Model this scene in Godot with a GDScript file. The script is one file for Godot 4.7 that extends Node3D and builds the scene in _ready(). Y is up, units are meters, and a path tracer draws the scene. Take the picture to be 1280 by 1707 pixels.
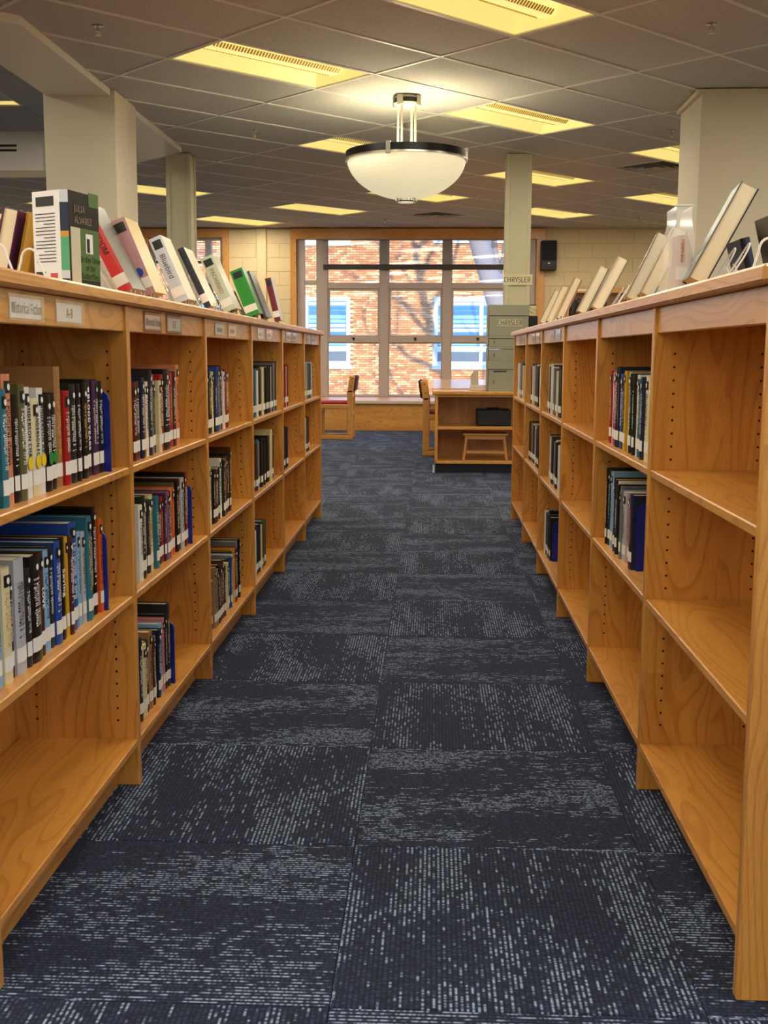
extends Node3D
# School library aisle between two low oak bookcase runs. y up, metres; the aisle runs along -z.

const HC := 2.917            # main ceiling height
const XL := -0.729           # aisle face of the bookcase run on the -x side
const XR := 0.522            # aisle face of the bookcase run on the +x side
const ZL := 1.755            # first upright of each run
const ZR := 1.792
const P := 0.93              # bay pitch
const UT := 0.026            # upright thickness
const TOP := 1.221           # worktop height
const LEVEL := [0.0, 0.807, 0.490, 0.122]   # shelf tops: upper, middle, bottom
const GA := -0.7854          # ceiling grid angle
const GU := -5.1986
const GW := 5.2359
const ZW := -17.1            # window wall

var M := {}
var cache := {}
var taken := {}
var rng := RandomNumberGenerator.new()

func _ready() -> void:
	rng.seed = 20
	camera_and_light()
	make_materials()
	room()
	ceiling_build()
	columns()
	outside()
	bookcases()
	furniture()
	pendant()
	shelf_books()
	displays()
	small_things()

# ------------------------------------------------------------------ camera, sky, sun, exposure
func camera_and_light() -> void:
	var c := Camera3D.new()
	c.name = "camera"
	add_child(c)
	c.fov = 48.93
	c.near = 0.05
	c.far = 300.0
	c.position = Vector3(0, 1.0828, 0)
	c.basis = Basis(Vector3.UP, 0.0428) * Basis(Vector3.RIGHT, -0.1404) * Basis(Vector3.BACK, 0.0038)
	c.current = true
	var we := WorldEnvironment.new()
	we.name = "environment"
	var e := Environment.new()
	e.tonemap_mode = Environment.TONE_MAPPER_LINEAR
	e.tonemap_exposure = 1.0
	e.background_mode = Environment.BG_SKY
	var sky := Sky.new()
	var sm := ProceduralSkyMaterial.new()
	sm.sky_top_color = Color(0.30, 0.50, 0.85)
	sm.sky_horizon_color = Color(0.78, 0.86, 0.95)
	sm.ground_bottom_color = Color(0.25, 0.24, 0.22)
	sm.ground_horizon_color = Color(0.6, 0.62, 0.62)
	sm.sun_angle_max = 1.0
	sm.sky_energy_multiplier = 2.3
	sky.sky_material = sm
	e.sky = sky
	e.ambient_light_source = Environment.AMBIENT_SOURCE_SKY
	e.sdfgi_enabled = true
	e.ssao_enabled = true
	e.ssil_enabled = true
	we.environment = e
	add_child(we)
	var sun := DirectionalLight3D.new()
	sun.name = "sun"
	sun.light_color = Color(1.0, 0.95, 0.86)
	sun.light_energy = 3.2
	sun.light_angular_distance = 0.5
	sun.shadow_enabled = true
	add_child(sun)
	sun.look_at_from_position(Vector3.ZERO, Vector3(1.2, -9.5, -12.0), Vector3.UP)

# ------------------------------------------------------------------ helpers
func mat(key: String, col: Color, rough := 0.6, metal := 0.0) -> StandardMaterial3D:
	if M.has(key):
		return M[key]
	var m := StandardMaterial3D.new()
	m.resource_name = key
	m.albedo_color = col
	m.roughness = rough
	m.metallic = metal
	M[key] = m
	return m

func begin() -> SurfaceTool:
	var s := SurfaceTool.new()
	s.begin(Mesh.PRIMITIVE_TRIANGLES)
	return s

func poly(s: SurfaceTool, pts: Array, n: Vector3, uvs: Array = []) -> void:
	var flip: bool = (pts[1] - pts[0]).cross(pts[2] - pts[0]).dot(n) > 0.0
	for i in range(1, pts.size() - 1):
		var ids := [0, i + 1, i] if flip else [0, i, i + 1]
		for k in ids:
			s.set_normal(n)
			s.set_uv(uvs[k] if uvs.size() else Vector2.ZERO)
			s.add_vertex(pts[k])

func guv(p: Vector3, fa: int, g: int, off: Vector2) -> Vector2:
	if fa == g:
		return Vector2(p[(g + 1) % 3], p[(g + 2) % 3]) + off
	var o := 3 - fa - g
	return Vector2(p[o], p[g]) + off

func boxm(size: Vector3, bev := 0.0, g := 1, variant := 0) -> ArrayMesh:
	var key := "%.4f %.4f %.4f %.4f %d %d" % [size.x, size.y, size.z, bev, g, variant]
	if cache.has(key):
		return cache[key]
	var s := begin()
	var h := size * 0.5
	var off := Vector2(variant * 0.137, variant * 0.293)
	var pt := func(sg: Array, fa: int) -> Vector3:
		var v := Vector3.ZERO
		for a in 3:
			v[a] = sg[a] * (h[a] if a == fa else h[a] - bev)
		return v
	for fa in 3:
		var b := (fa + 1) % 3
		var c := (fa + 2) % 3
		for sg in [-1, 1]:
			var pts := []
			var uvs := []
			for q in [[-1, -1], [1, -1], [1, 1], [-1, 1]]:
				var sgn := [0, 0, 0]
				sgn[fa] = sg
				sgn[b] = q[0]
				sgn[c] = q[1]
				var v: Vector3 = pt.call(sgn, fa)
				pts.append(v)
				uvs.append(guv(v, fa, g, off))
			var n := Vector3.ZERO
			n[fa] = sg
			poly(s, pts, n, uvs)
	if bev > 0.0:
		for c in 3:
			var a := (c + 1) % 3
			var b := (c + 2) % 3
			for sa in [-1, 1]:
				for sb in [-1, 1]:
					var s0 := [0, 0, 0]
					s0[a] = sa
					s0[b] = sb
					var s1 := s0.duplicate()
					s0[c] = -1
					s1[c] = 1
					var pts := [pt.call(s0, a), pt.call(s1, a), pt.call(s1, b), pt.call(s0, b)]
					var n := Vector3.ZERO
					n[a] = sa * 0.7071
					n[b] = sb * 0.7071
					var uvs := []
					for v in pts:
						uvs.append(guv(v, a, g, off))
					poly(s, pts, n, uvs)
		for sx in [-1, 1]:
			for sy in [-1, 1]:
				for sz in [-1, 1]:
					var sg := [sx, sy, sz]
					var pts := [pt.call(sg, 0), pt.call(sg, 1), pt.call(sg, 2)]
					poly(s, pts, Vector3(sx, sy, sz).normalized(), [guv(pts[0], 0, g, off), guv(pts[1], 0, g, off), guv(pts[2], 0, g, off)])
	var m := s.commit()
	cache[key] = m
	return m

func addbox(s: SurfaceTool, lo: Vector3, hi: Vector3, bev := 0.0, g := 1, variant := 0) -> void:
	s.append_from(boxm(hi - lo, bev, g, variant), 0, Transform3D(Basis(), (lo + hi) * 0.5))

func tube(s: SurfaceTool, pts: Array, radii, seg := 6, closed_ends := true) -> void:
	var n := pts.size()
	var rings := []
	var up := Vector3.UP
	for i in n:
		var t: Vector3
		if i == 0:
			t = pts[1] - pts[0]
		elif i == n - 1:
			t = pts[n - 1] - pts[n - 2]
		else:
			t = (pts[i + 1] - pts[i]).normalized() + (pts[i] - pts[i - 1]).normalized()
		t = t.normalized()
		if i == 0:
			up = Vector3.UP if absf(t.y) < 0.9 else Vector3.RIGHT
		var x := up.cross(t).normalized()
		if x.length() < 0.5:
			x = Vector3.FORWARD.cross(t).normalized()
		var y := t.cross(x).normalized()
		up = y
		var r: float = radii[i] if radii is Array else radii
		var ring := []
		for k in seg:
			var a := TAU * k / seg
			ring.append([pts[i] + (x * cos(a) + y * sin(a)) * r, x * cos(a) + y * sin(a)])
		rings.append(ring)
	for i in n - 1:
		for k in seg:
			var k2 := (k + 1) % seg
			var q := [rings[i][k], rings[i][k2], rings[i + 1][k2], rings[i + 1][k]]
			for id in [0, 2, 1, 0, 3, 2]:
				s.set_normal(q[id][1])
				s.set_uv(Vector2(float(k) / seg, i * 0.3))
				s.add_vertex(q[id][0])
	if closed_ends:
		for e in [0, n - 1]:
			var ps := []
			for k in seg:
				ps.append(rings[e][k][0])
			var t: Vector3 = (pts[0] - pts[1]) if e == 0 else (pts[n - 1] - pts[n - 2])
			poly(s, ps, t.normalized())

func lathe(s: SurfaceTool, prof: Array, n: int) -> void:
	for i in prof.size() - 1:
		var a: Vector2 = prof[i]
		var b: Vector2 = prof[i + 1]
		var d := (b - a).normalized()
		var nr := Vector2(d.y, -d.x)
		for k in n:
			var t0 := TAU * k / n
			var t1 := TAU * (k + 1) / n
			var q := [[a, t0], [a, t1], [b, t1], [b, t0]]
			for id in [0, 1, 2, 0, 2, 3]:
				var t: float = q[id][1]
				var p: Vector2 = q[id][0]
				s.set_normal(Vector3(nr.x * cos(t), nr.y, nr.x * sin(t)))
				s.set_uv(Vector2(t, p.y))
				s.add_vertex(Vector3(p.x * cos(t), p.y, p.x * sin(t)))

func prism(s: SurfaceTool, pts: PackedVector2Array, y0: float, y1: float) -> void:   # polygon in (x, z), extruded in y
	var tri := Geometry2D.triangulate_polygon(pts)
	for y in [y0, y1]:
		var n := Vector3.DOWN if y == y0 else Vector3.UP
		for i in range(0, tri.size(), 3):
			var ps := []
			var us := []
			for k in 3:
				var p: Vector2 = pts[tri[i + k]]
				ps.append(Vector3(p.x, y, p.y))
				us.append(p)
			poly(s, ps, n, us)
	var cw := Geometry2D.is_polygon_clockwise(pts)
	for i in pts.size():
		var a := pts[i]
		var b := pts[(i + 1) % pts.size()]
		var d := (b - a).normalized()
		var n2 := Vector2(d.y, -d.x)
		if cw:
			n2 = -n2
		poly(s, [Vector3(a.x, y0, a.y), Vector3(b.x, y0, b.y), Vector3(b.x, y1, b.y), Vector3(a.x, y1, a.y)], Vector3(n2.x, 0, n2.y), [Vector2(0, y0), Vector2(a.distance_to(b), y0), Vector2(a.distance_to(b), y1), Vector2(0, y1)])

func put(parent: Node, called: String, mesh: Mesh, m: Material, at := Vector3.ZERO, b := Basis()) -> MeshInstance3D:
	var o := MeshInstance3D.new()
	o.name = called
	o.mesh = mesh
	o.material_override = m
	o.transform = Transform3D(b, at)
	parent.add_child(o, true)
	return o

func part(parent: Node, called: String, lo: Vector3, hi: Vector3, m: Material, bev := 0.0, g := 1, variant := 0) -> MeshInstance3D:
	return put(parent, called, boxm(hi - lo, bev, g, variant), m, (lo + hi) * 0.5)

func numbered(called: String) -> String:
	if not taken.has(called):
		taken[called] = 0
		return called
	taken[called] += 1
	return "%s_%03d" % [called, taken[called]]

func thing(called: String, label: String, category: String, group := "", at := Vector3.ZERO, b := Basis()) -> Node3D:
	var o := Node3D.new()
	o.name = numbered(called)
	add_child(o)
	o.transform = Transform3D(b, at)
	o.set_meta("label", label)
	o.set_meta("category", category)
	if group != "":
		o.set_meta("group", group)
	return o

func structure(called: String) -> Node3D:
	var o := Node3D.new()
	o.name = called
	o.set_meta("kind", "structure")
	add_child(o)
	return o

func lettering(parent: Node, words: String, height: float, m: Material, at: Vector3, b: Basis, bold := false, squeeze := 1.0) -> void:
	var key := "text " + words + str(bold)
	var tm: TextMesh
	if cache.has(key):
		tm = cache[key]
	else:
		tm = TextMesh.new()
		var f := SystemFont.new()
		f.font_names = PackedStringArray(["Droid Sans"])
		f.font_weight = 700 if bold else 400
		tm.font = f
		tm.text = words
		tm.font_size = 32
		tm.pixel_size = 0.01
		tm.depth = 0.004
		tm.curve_step = 2.0
		cache[key] = tm
	var k := height / 0.32
	put(parent, "lettering", tm, m, at, b * Basis.from_scale(Vector3(k * squeeze, k, k)))

# ------------------------------------------------------------------ textures and materials
func noise(sd: int, freq: float, oct := 3) -> FastNoiseLite:
	var n := FastNoiseLite.new()
	n.seed = sd
	n.frequency = freq
	n.noise_type = FastNoiseLite.TYPE_SIMPLEX_SMOOTH
	n.fractal_octaves = oct
	return n

func tex(w: int, h: int, f: Callable) -> ImageTexture:
	var data := PackedByteArray()
	data.resize(w * h * 3)
	var k := 0
	for y in h:
		for x in w:
			var c: Color = f.call(x, y)
			data[k] = int(clampf(c.r, 0, 1) * 255)
			data[k + 1] = int(clampf(c.g, 0, 1) * 255)
			data[k + 2] = int(clampf(c.b, 0, 1) * 255)
			k += 3
	return ImageTexture.create_from_image(Image.create_from_data(w, h, false, Image.FORMAT_RGB8, data))

func oak_texture(sd: int) -> ImageTexture:
	var n1 := noise(sd, 1.0, 2)
	var n2 := noise(sd + 1, 1.0, 2)
	var n3 := noise(sd + 2, 1.0, 1)
	var base := Color(0.94, 0.71, 0.35)
	var dark := Color(0.70, 0.45, 0.17)
	var W := 512
	var H := 1024
	return tex(W, H, func(x: int, y: int) -> Color:
		var u := x / float(W) * 0.5
		var v := y / float(H) * 1.5
		var e := smoothstep(1.25, 1.5, v)
		var a := n1.get_noise_2d(u * 5.0, v * 0.9) * (1.0 - e) + n1.get_noise_2d(u * 5.0, (v - 1.5) * 0.9) * e
		var ring := (u * 26.0 + a * 4.2)
		var fr := ring - floorf(ring)
		var late := smoothstep(0.55, 0.92, fr) * (1.0 - smoothstep(0.94, 1.0, fr))
		var pore := n2.get_noise_2d(u * 700.0, v * 14.0)
		var broad := n3.get_noise_2d(u * 9.0, v * 0.6)
		var t := 0.34 * late + 0.42 * maxf(pore, 0.0) + 0.20 * broad + 0.1
		return base.lerp(dark, clampf(t, 0.0, 1.0)))

func carpet_texture(sd: int) -> ImageTexture:
	var nd := noise(sd, 1.0, 2)
	var ns := noise(sd + 7, 1.0, 1)
	var W := 512
	var ribs := 66
	var r := RandomNumberGenerator.new()
	r.seed = sd
	var rib_dens := []
	var rib_off := []
	for i in ribs + 1:
		rib_dens.append(r.randf())
		rib_off.append(r.randf() * 50.0)
	var base := Color(0.048, 0.080, 0.165)
	var mid := Color(0.138, 0.208, 0.360)
	var pale := Color(0.64, 0.71, 0.81)
	return tex(W, W, func(x: int, y: int) -> Color:
		var rf := x / float(W) * ribs
		var i := int(rf)
		var f := rf - i
		var v := y / float(W)
		var dens: float = 0.04 + 0.95 * nd.get_noise_2d(rf * 0.05, v * 1.0) + 0.45 * (rib_dens[i] - 0.5)
		var run := ns.get_noise_2d(i * 17.3, v * 13.0 + rib_off[i])
		var loop := ns.get_noise_2d(i * 5.1 + 300.0, v * 70.0 + rib_off[i])
		var fine := ns.get_noise_2d(rf * 2.4 + 700.0, v * 120.0)
		var groove := smoothstep(0.0, 0.30, f) * (1.0 - smoothstep(0.70, 1.0, f))
		var thread := smoothstep(0.10, 0.38, f) * (1.0 - smoothstep(0.58, 0.84, f))
		var c := base.lerp(mid, clampf(0.42 + loop * 0.8 + fine * 0.5, 0.0, 1.0))
		var on := smoothstep(0.0, 0.30, run * 0.75 + dens) * clampf(0.72 + loop * 0.8, 0.15, 1.0)
		c = c.lerp(pale, on * thread * 0.85)
		return Color(0.018, 0.028, 0.060).lerp(c, 0.2 + 0.8 * groove))

func print_texture(sd: int) -> ImageTexture:   # a run of unreadable small capitals along a spine, cut out by alpha
	var r := RandomNumberGenerator.new()
	r.seed = sd
	var W := 32
	var H := 256
	var im := Image.create(W, H, false, Image.FORMAT_RGBA8)
	im.fill(Color(1, 1, 1, 0))
	var y := 6
	while y < H - 16:
		var hgt := r.randi_range(5, 11)
		if r.randf() < 0.14:
			y += hgt
			continue
		var x0 := r.randi_range(6, 9)
		var x1 := W - r.randi_range(6, 9)
		im.fill_rect(Rect2i(x0, y, x1 - x0, 2), Color.WHITE)
		if r.randf() < 0.6:
			im.fill_rect(Rect2i(x0, y + hgt - 2, x1 - x0, 2), Color.WHITE)
		im.fill_rect(Rect2i(x0 if r.randf() < 0.5 else (x0 + x1) / 2, y, 4, hgt), Color.WHITE)
		y += hgt + 4
	return ImageTexture.create_from_image(im)

func wood(key: String, texture: Texture2D, tint: Color, rough: float) -> StandardMaterial3D:
	var m := mat(key, tint, rough)
	m.albedo_texture = texture
	m.uv1_scale = Vector3(2.0, 1.0 / 1.5, 1)
	m.clearcoat_enabled = true
	m.clearcoat = 0.7
	m.clearcoat_roughness = 0.24
	return m

func glow(key: String, col: Color, energy: float, albedo: Color) -> StandardMaterial3D:
	var m := mat(key, albedo, 0.5)
	m.emission_enabled = true
	m.emission = col
	m.emission_energy_multiplier = energy
	return m

func make_materials() -> void:
	var ta := oak_texture(11)
	var tb := oak_texture(47)
	wood("oak_a", ta, Color(0.92, 0.87, 0.80), 0.42)
	wood("oak_b", tb, Color(0.92, 0.87, 0.80), 0.42)
	wood("oak_c", oak_texture(83), Color(0.92, 0.87, 0.80), 0.42)
	wood("trim_oak", ta, Color(0.92, 0.87, 0.80), 0.42)
	wood("seat_oak", tb, Color(0.92, 0.87, 0.80), 0.42)
	for i in 4:
		var m := mat("carpet_%d" % i, Color.WHITE, 0.95)
		m.albedo_texture = carpet_texture(100 + i * 13)
		m.uv1_scale = Vector3(1.0 / 0.625, 1.0 / 0.625, 1)
		m.uv1_offset = Vector3(0.5, 0.5, 0)
	mat("slab_carpet", Color(0.11, 0.15, 0.25), 0.95)
	var nt := noise(5, 0.08, 3)
	var ct := tex(256, 256, func(x: int, y: int) -> Color:
		var v := 0.80 + 0.10 * nt.get_noise_2d(x, y) - (0.10 if nt.get_noise_2d(x * 5.0 + 900.0, y * 5.0) > 0.32 else 0.0)
		return Color(v, v * 0.99, v * 0.97))
	var tm := mat("ceiling_tile", Color(0.95, 0.95, 0.95), 0.95)
	tm.albedo_texture = ct
	tm.uv1_scale = Vector3(3.0, 3.0, 1)
	mat("tee_white", Color(0.88, 0.87, 0.83), 0.5)
	mat("paint_cream", Color(0.84, 0.80, 0.70), 0.7)
	mat("paint_block", Color(0.88, 0.80, 0.62), 0.6)
	mat("mortar_paint", Color(0.86, 0.78, 0.60), 0.7)
	mat("paint_white", Color(0.90, 0.88, 0.84), 0.35)
	mat("frame_taupe", Color(0.70, 0.64, 0.60), 0.45)
	mat("black_plastic", Color(0.025, 0.025, 0.028), 0.5)
	mat("black_metal", Color(0.03, 0.03, 0.03), 0.35, 0.3)
	mat("chrome", Color(0.80, 0.78, 0.74), 0.22, 0.9)
	mat("hole_dark", Color(0.10, 0.055, 0.03), 0.9)
	mat("paper", Color(0.90, 0.89, 0.85), 0.6)
	mat("paper_cream", Color(0.86, 0.82, 0.66), 0.7)
	mat("ink", Color(0.05, 0.05, 0.06), 0.7)
	mat("white_ink", Color(0.92, 0.91, 0.88), 0.6)
	mat("kraft", Color(0.55, 0.34, 0.16), 0.7)
	mat("pages", Color(0.90, 0.86, 0.74), 0.85)
	mat("wire_white", Color(0.88, 0.88, 0.86), 0.3)
	mat("wire_black", Color(0.05, 0.05, 0.05), 0.35, 0.4)
	mat("bookend_blue", Color(0.02, 0.13, 0.52), 0.4)
	mat("archive_grey", Color(0.60, 0.59, 0.50), 0.6)
	mat("label_tan", Color(0.78, 0.75, 0.62), 0.7)
	mat("maroon", Color(0.30, 0.06, 0.07), 0.7)
	mat("seat_red", Color(0.62, 0.16, 0.18), 0.75)
	mat("grass", Color(0.30, 0.36, 0.18), 0.95)
	mat("bark", Color(0.50, 0.48, 0.47), 0.9)
	mat("white_trim", Color(0.78, 0.81, 0.84), 0.5)
	mat("mortar", Color(0.80, 0.70, 0.56), 0.9)
	mat("roof", Color(0.3, 0.3, 0.3), 0.9)
	var bt := mat("brick_tint", Color.WHITE, 0.85)
	bt.vertex_color_use_as_albedo = true
	var g := mat("glass", Color(1, 1, 1, 0.04), 0.02)
	g.transparency = BaseMaterial3D.TRANSPARENCY_ALPHA
	var cp := mat("clear_plastic", Color(0.95, 0.96, 0.98, 0.22), 0.08)
	cp.transparency = BaseMaterial3D.TRANSPARENCY_ALPHA
	var sl := mat("sleeve_plastic", Color(1, 1, 1, 0.05), 0.06)
	sl.transparency = BaseMaterial3D.TRANSPARENCY_ALPHA
	mat("mirror_glass", Color(0.10, 0.13, 0.17), 0.04, 0.75)
	glow("lamp_basket", Color(1.0, 0.91, 0.55), 0.92, Color(0.9, 0.86, 0.7))
	glow("wing_bounce_glow", Color(1.0, 0.89, 0.50), 0.80, Color(0.9, 0.86, 0.7))  # emission stands in for lamp light bouncing off the reflector wings
	glow("bowl_glass", Color(1.0, 0.95, 0.78), 0.62, Color(0.86, 0.82, 0.70))
	glow("bulb", Color(1.0, 0.90, 0.65), 3.0, Color(1, 1, 1))
	for i in 3:
		var t := print_texture(300 + i)
		for k in [["w", Color(0.88, 0.87, 0.83)], ["g", Color(0.78, 0.62, 0.30)], ["d", Color(0.08, 0.08, 0.09)]]:
			var pm := mat("print_%s%d" % [k[0], i], k[1], 0.6)
			pm.albedo_texture = t
			pm.transparency = BaseMaterial3D.TRANSPARENCY_ALPHA_SCISSOR
			pm.alpha_scissor_threshold = 0.5

# ------------------------------------------------------------------ room shell
func room() -> void:
	var fl := structure("floor")
	part(fl, "floor_slab", Vector3(-10.2, -0.25, -17.35), Vector3(5.7, -0.009, 4.2), M.slab_carpet)
	var tm := boxm(Vector3(0.6235, 0.009, 0.6235), 0.0018, 2)
	for n in range(-3, 23):
		for c in range(-5, 6):
			var along := posmod(c + n, 2) == 0
			var b := Basis() if along else Basis(Vector3.UP, PI / 2)
			if posmod(c * 3 + n * 5, 4) < 2:
				b = b * Basis(Vector3.UP, PI)
			put(fl, "carpet_tile", tm, M["carpet_%d" % posmod(c * 7 + n * 11 + (n / 3), 4)], Vector3(-0.163 + (c + 0.5) * 0.625, -0.0045, -1.74 - (n + 0.5) * 0.6253), b)
	# window wall of painted block
	var wb := structure("wall_back")
	var m: Material = M.mortar_paint
	for r in [[-10.2, -4.36, 0.0, 3.3], [-4.36, -3.07, 0.0, 0.9], [-4.36, 1.627, 2.905, 3.3], [-3.07, -2.14, 0.0, 2.905], [-2.14, 1.627, 0.0, 0.40], [1.627, 5.7, 0.0, 3.3]]:
		part(wb, "block_backing", Vector3(r[0], r[2], -17.35), Vector3(r[1], r[3], -17.107 if r[2] < 2.0 else -17.125), m)
	for sg in [[-3.07, -2.645, 0.0], [-2.506, -2.14, 0.2], [1.627, 5.5, 0.1], [-6.8, -4.36, 0.05]]:
		for row in 14:
			var y0 := 0.02 + row * 0.2055
			var x: float = sg[0] - fmod(sg[2] + (0.2 if row % 2 else 0.0), 0.4)
			while x < sg[1] - 0.02:
				var a := maxf(x + 0.004, sg[0])
				var b := minf(x + 0.396, sg[1])
				if b - a > 0.03:
					part(wb, "block", Vector3(a, y0 + 0.004, -17.125), Vector3(b, minf(y0 + 0.2015, 2.914), -17.1), M.paint_block, 0.003)
				x += 0.4
	part(wb, "pilaster", Vector3(-2.645, 0, -17.14), Vector3(-2.506, 2.914, -17.06), M.paint_block, 0.004)
	var wl := structure("wall_left")
	part(wl, "plaster", Vector3(-10.4, 0, -17.35), Vector3(-10.0, 3.5, 4.2), M.paint_cream)
	var wr := structure("wall_right")
	for r in [[-17.35, -2.6, 0.0, 3.5], [-2.6, 3.4, 0.0, 0.85], [-2.6, 3.4, 2.7, 3.5], [0.2, 0.6, 0.85, 2.7], [3.4, 4.2, 0.0, 3.5]]:
		part(wr, "plaster", Vector3(5.5, r[2], r[0]), Vector3(5.9, r[3], r[1]), M.paint_cream)
	var wf := structure("wall_front")
	for r in [[-10.2, -9.4, 0.0, 3.3], [-9.4, 5.2, 0.0, 0.85], [-9.4, 5.2, 2.7, 3.3], [-5.3, 3.6, 0.85, 2.7], [5.2, 5.7, 0.0, 3.3]]:
		part(wf, "plaster", Vector3(r[0], r[2], 4.0), Vector3(r[1], r[3], 4.2), M.paint_cream)
	framed(structure("window_3"), Basis(), Vector3(-7.35, 0, 4.1), 4.1, 0.85, 2.7, 4)
	framed(structure("window_4"), Basis(), Vector3(4.4, 0, 4.1), 1.6, 0.85, 2.7, 2)
	framed(structure("window_5"), Basis(Vector3.UP, PI / 2), Vector3(5.7, 0, -1.2), 2.8, 0.85, 2.7, 3)
	framed(structure("window_6"), Basis(Vector3.UP, PI / 2), Vector3(5.7, 0, 2.0), 2.8, 0.85, 2.7, 3)
	big_window()
	window_two()

func framed(wn: Node3D, b: Basis, at: Vector3, wide: float, y0: float, y1: float, cols: int) -> void:
	wn.transform = Transform3D(b, at)
	var x0 := -wide * 0.5
	var x1 := wide * 0.5
	for i in cols + 1:
		var x := lerpf(x0, x1, float(i) / cols)
		part(wn, "frame_bar", Vector3(maxf(x - 0.04, x0), y0, -0.04), Vector3(minf(x + 0.04, x1), y1, 0.04), M.frame_taupe, 0.004)
	for y in [y0 + 0.03, y1 - 0.03]:
		part(wn, "frame_rail", Vector3(x0, y - 0.03, -0.035), Vector3(x1, y + 0.03, 0.035), M.frame_taupe, 0.004)
	for i in cols:
		part(wn, "pane", Vector3(lerpf(x0, x1, float(i) / cols), y0, -0.002), Vector3(lerpf(x0, x1, float(i + 1) / cols), y1, 0.002), M.glass)

func big_window() -> void:
	var w := structure("window_1")
	var f: Material = M.frame_taupe
	var z0 := -17.19
	var z1 := -17.09
	for x in [[-2.048, -1.931], [-1.76, -1.589], [-0.809, -0.675], [0.128, 0.262], [1.065, 1.236], [1.407, 1.504]]:
		part(w, "mullion", Vector3(x[0], 0.42, z0), Vector3(x[1], 2.80, z1), f, 0.006)
	var cols := [[-1.589, -0.809], [-0.675, 0.128], [0.262, 1.065]]
	for c in cols:
		for r in [[2.749, 2.80], [2.035, 2.11], [1.237, 1.317], [0.42, 0.445]]:
			part(w, "rail", Vector3(c[0], r[0], z0 + 0.01), Vector3(c[1], r[1], z1 - 0.012), f, 0.005)
		for r in [[0.445, 1.237, 0.012], [1.317, 2.035, 0.032], [2.11, 2.749, 0.008]]:
			var t: float = r[2]
			part(w, "sash", Vector3(c[0], r[0], z0 + 0.03), Vector3(c[0] + t, r[1], z1 - 0.03), f, 0.003)
			part(w, "sash", Vector3(c[1] - t, r[0], z0 + 0.03), Vector3(c[1], r[1], z1 - 0.03), f, 0.003)
			part(w, "sash", Vector3(c[0] + t, r[0], z0 + 0.03), Vector3(c[1] - t, r[0] + t, z1 - 0.03), f, 0.003)
			part(w, "sash", Vector3(c[0] + t, r[1] - t, z0 + 0.03), Vector3(c[1] - t, r[1], z1 - 0.03), f, 0.003)
			part(w, "pane", Vector3(c[0] + t, r[0] + t, -17.143), Vector3(c[1] - t, r[1] - t, -17.139), M.glass)
		var cx: float = (c[0] + c[1]) * 0.5
		part(w, "latch", Vector3(cx - 0.022, 1.295, z1 - 0.014), Vector3(cx + 0.022, 1.312, z1 + 0.012), M.black_metal, 0.003)
		part(w, "latch", Vector3(cx - 0.012, 1.27, z1 - 0.014), Vector3(cx + 0.012, 1.297, z1 + 0.006), M.black_metal, 0.003)
	for c in [[-1.931, -1.76], [1.236, 1.407]]:
		for r in [[2.749, 2.80], [2.096, 2.149], [0.42, 0.445]]:
			part(w, "rail", Vector3(c[0], r[0], z0 + 0.01), Vector3(c[1], r[1], z1 - 0.012), f, 0.005)
		for r in [[0.445, 2.096], [2.149, 2.749]]:
			part(w, "pane", Vector3(c[0], r[0], -17.143), Vector3(c[1], r[1], -17.139), M.glass)
	var t1 := structure("trim_1")
	part(t1, "casing_head", Vector3(-2.14, 2.752, -17.16), Vector3(1.627, 2.905, -17.03), M.trim_oak, 0.004, 0)
	part(t1, "casing_side", Vector3(-2.14, 0.0, -17.16), Vector3(-2.05, 2.752, -17.03), M.trim_oak, 0.004)
	part(t1, "casing_side", Vector3(1.505, 0.0, -17.16), Vector3(1.627, 2.752, -17.03), M.trim_oak, 0.004)
	var bl := thing("venetian_blind", "half raised venetian blind with dark bottom rail across the wide window", "blind", "", Vector3(-0.12, 2.30, -17.05))
	var sm := boxm(Vector3(3.06, 0.0012, 0.022), 0.0, 0)
	for i in 14:
		put(bl, "slat", sm, mat("slat_grey", Color(0.56, 0.53, 0.50), 0.5), Vector3(0, 0.10 + i * 0.0245, 0), Basis(Vector3.RIGHT, 0.05))
	part(bl, "bottom_rail", Vector3(-1.53, 0.008, -0.014), Vector3(1.53, 0.084, 0.014), mat("blind_rail", Color(0.17, 0.14, 0.125), 0.45), 0.004, 0)
	part(bl, "head_rail", Vector3(-1.53, 0.435, -0.02), Vector3(1.53, 0.452, 0.02), M.slat_grey, 0.003, 0)
	for x in [-1.2, -0.1, 1.0]:
		part(bl, "ladder_cord", Vector3(x - 0.0015, 0.08, -0.013), Vector3(x + 0.0015, 0.44, -0.011), M.slat_grey)

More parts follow.
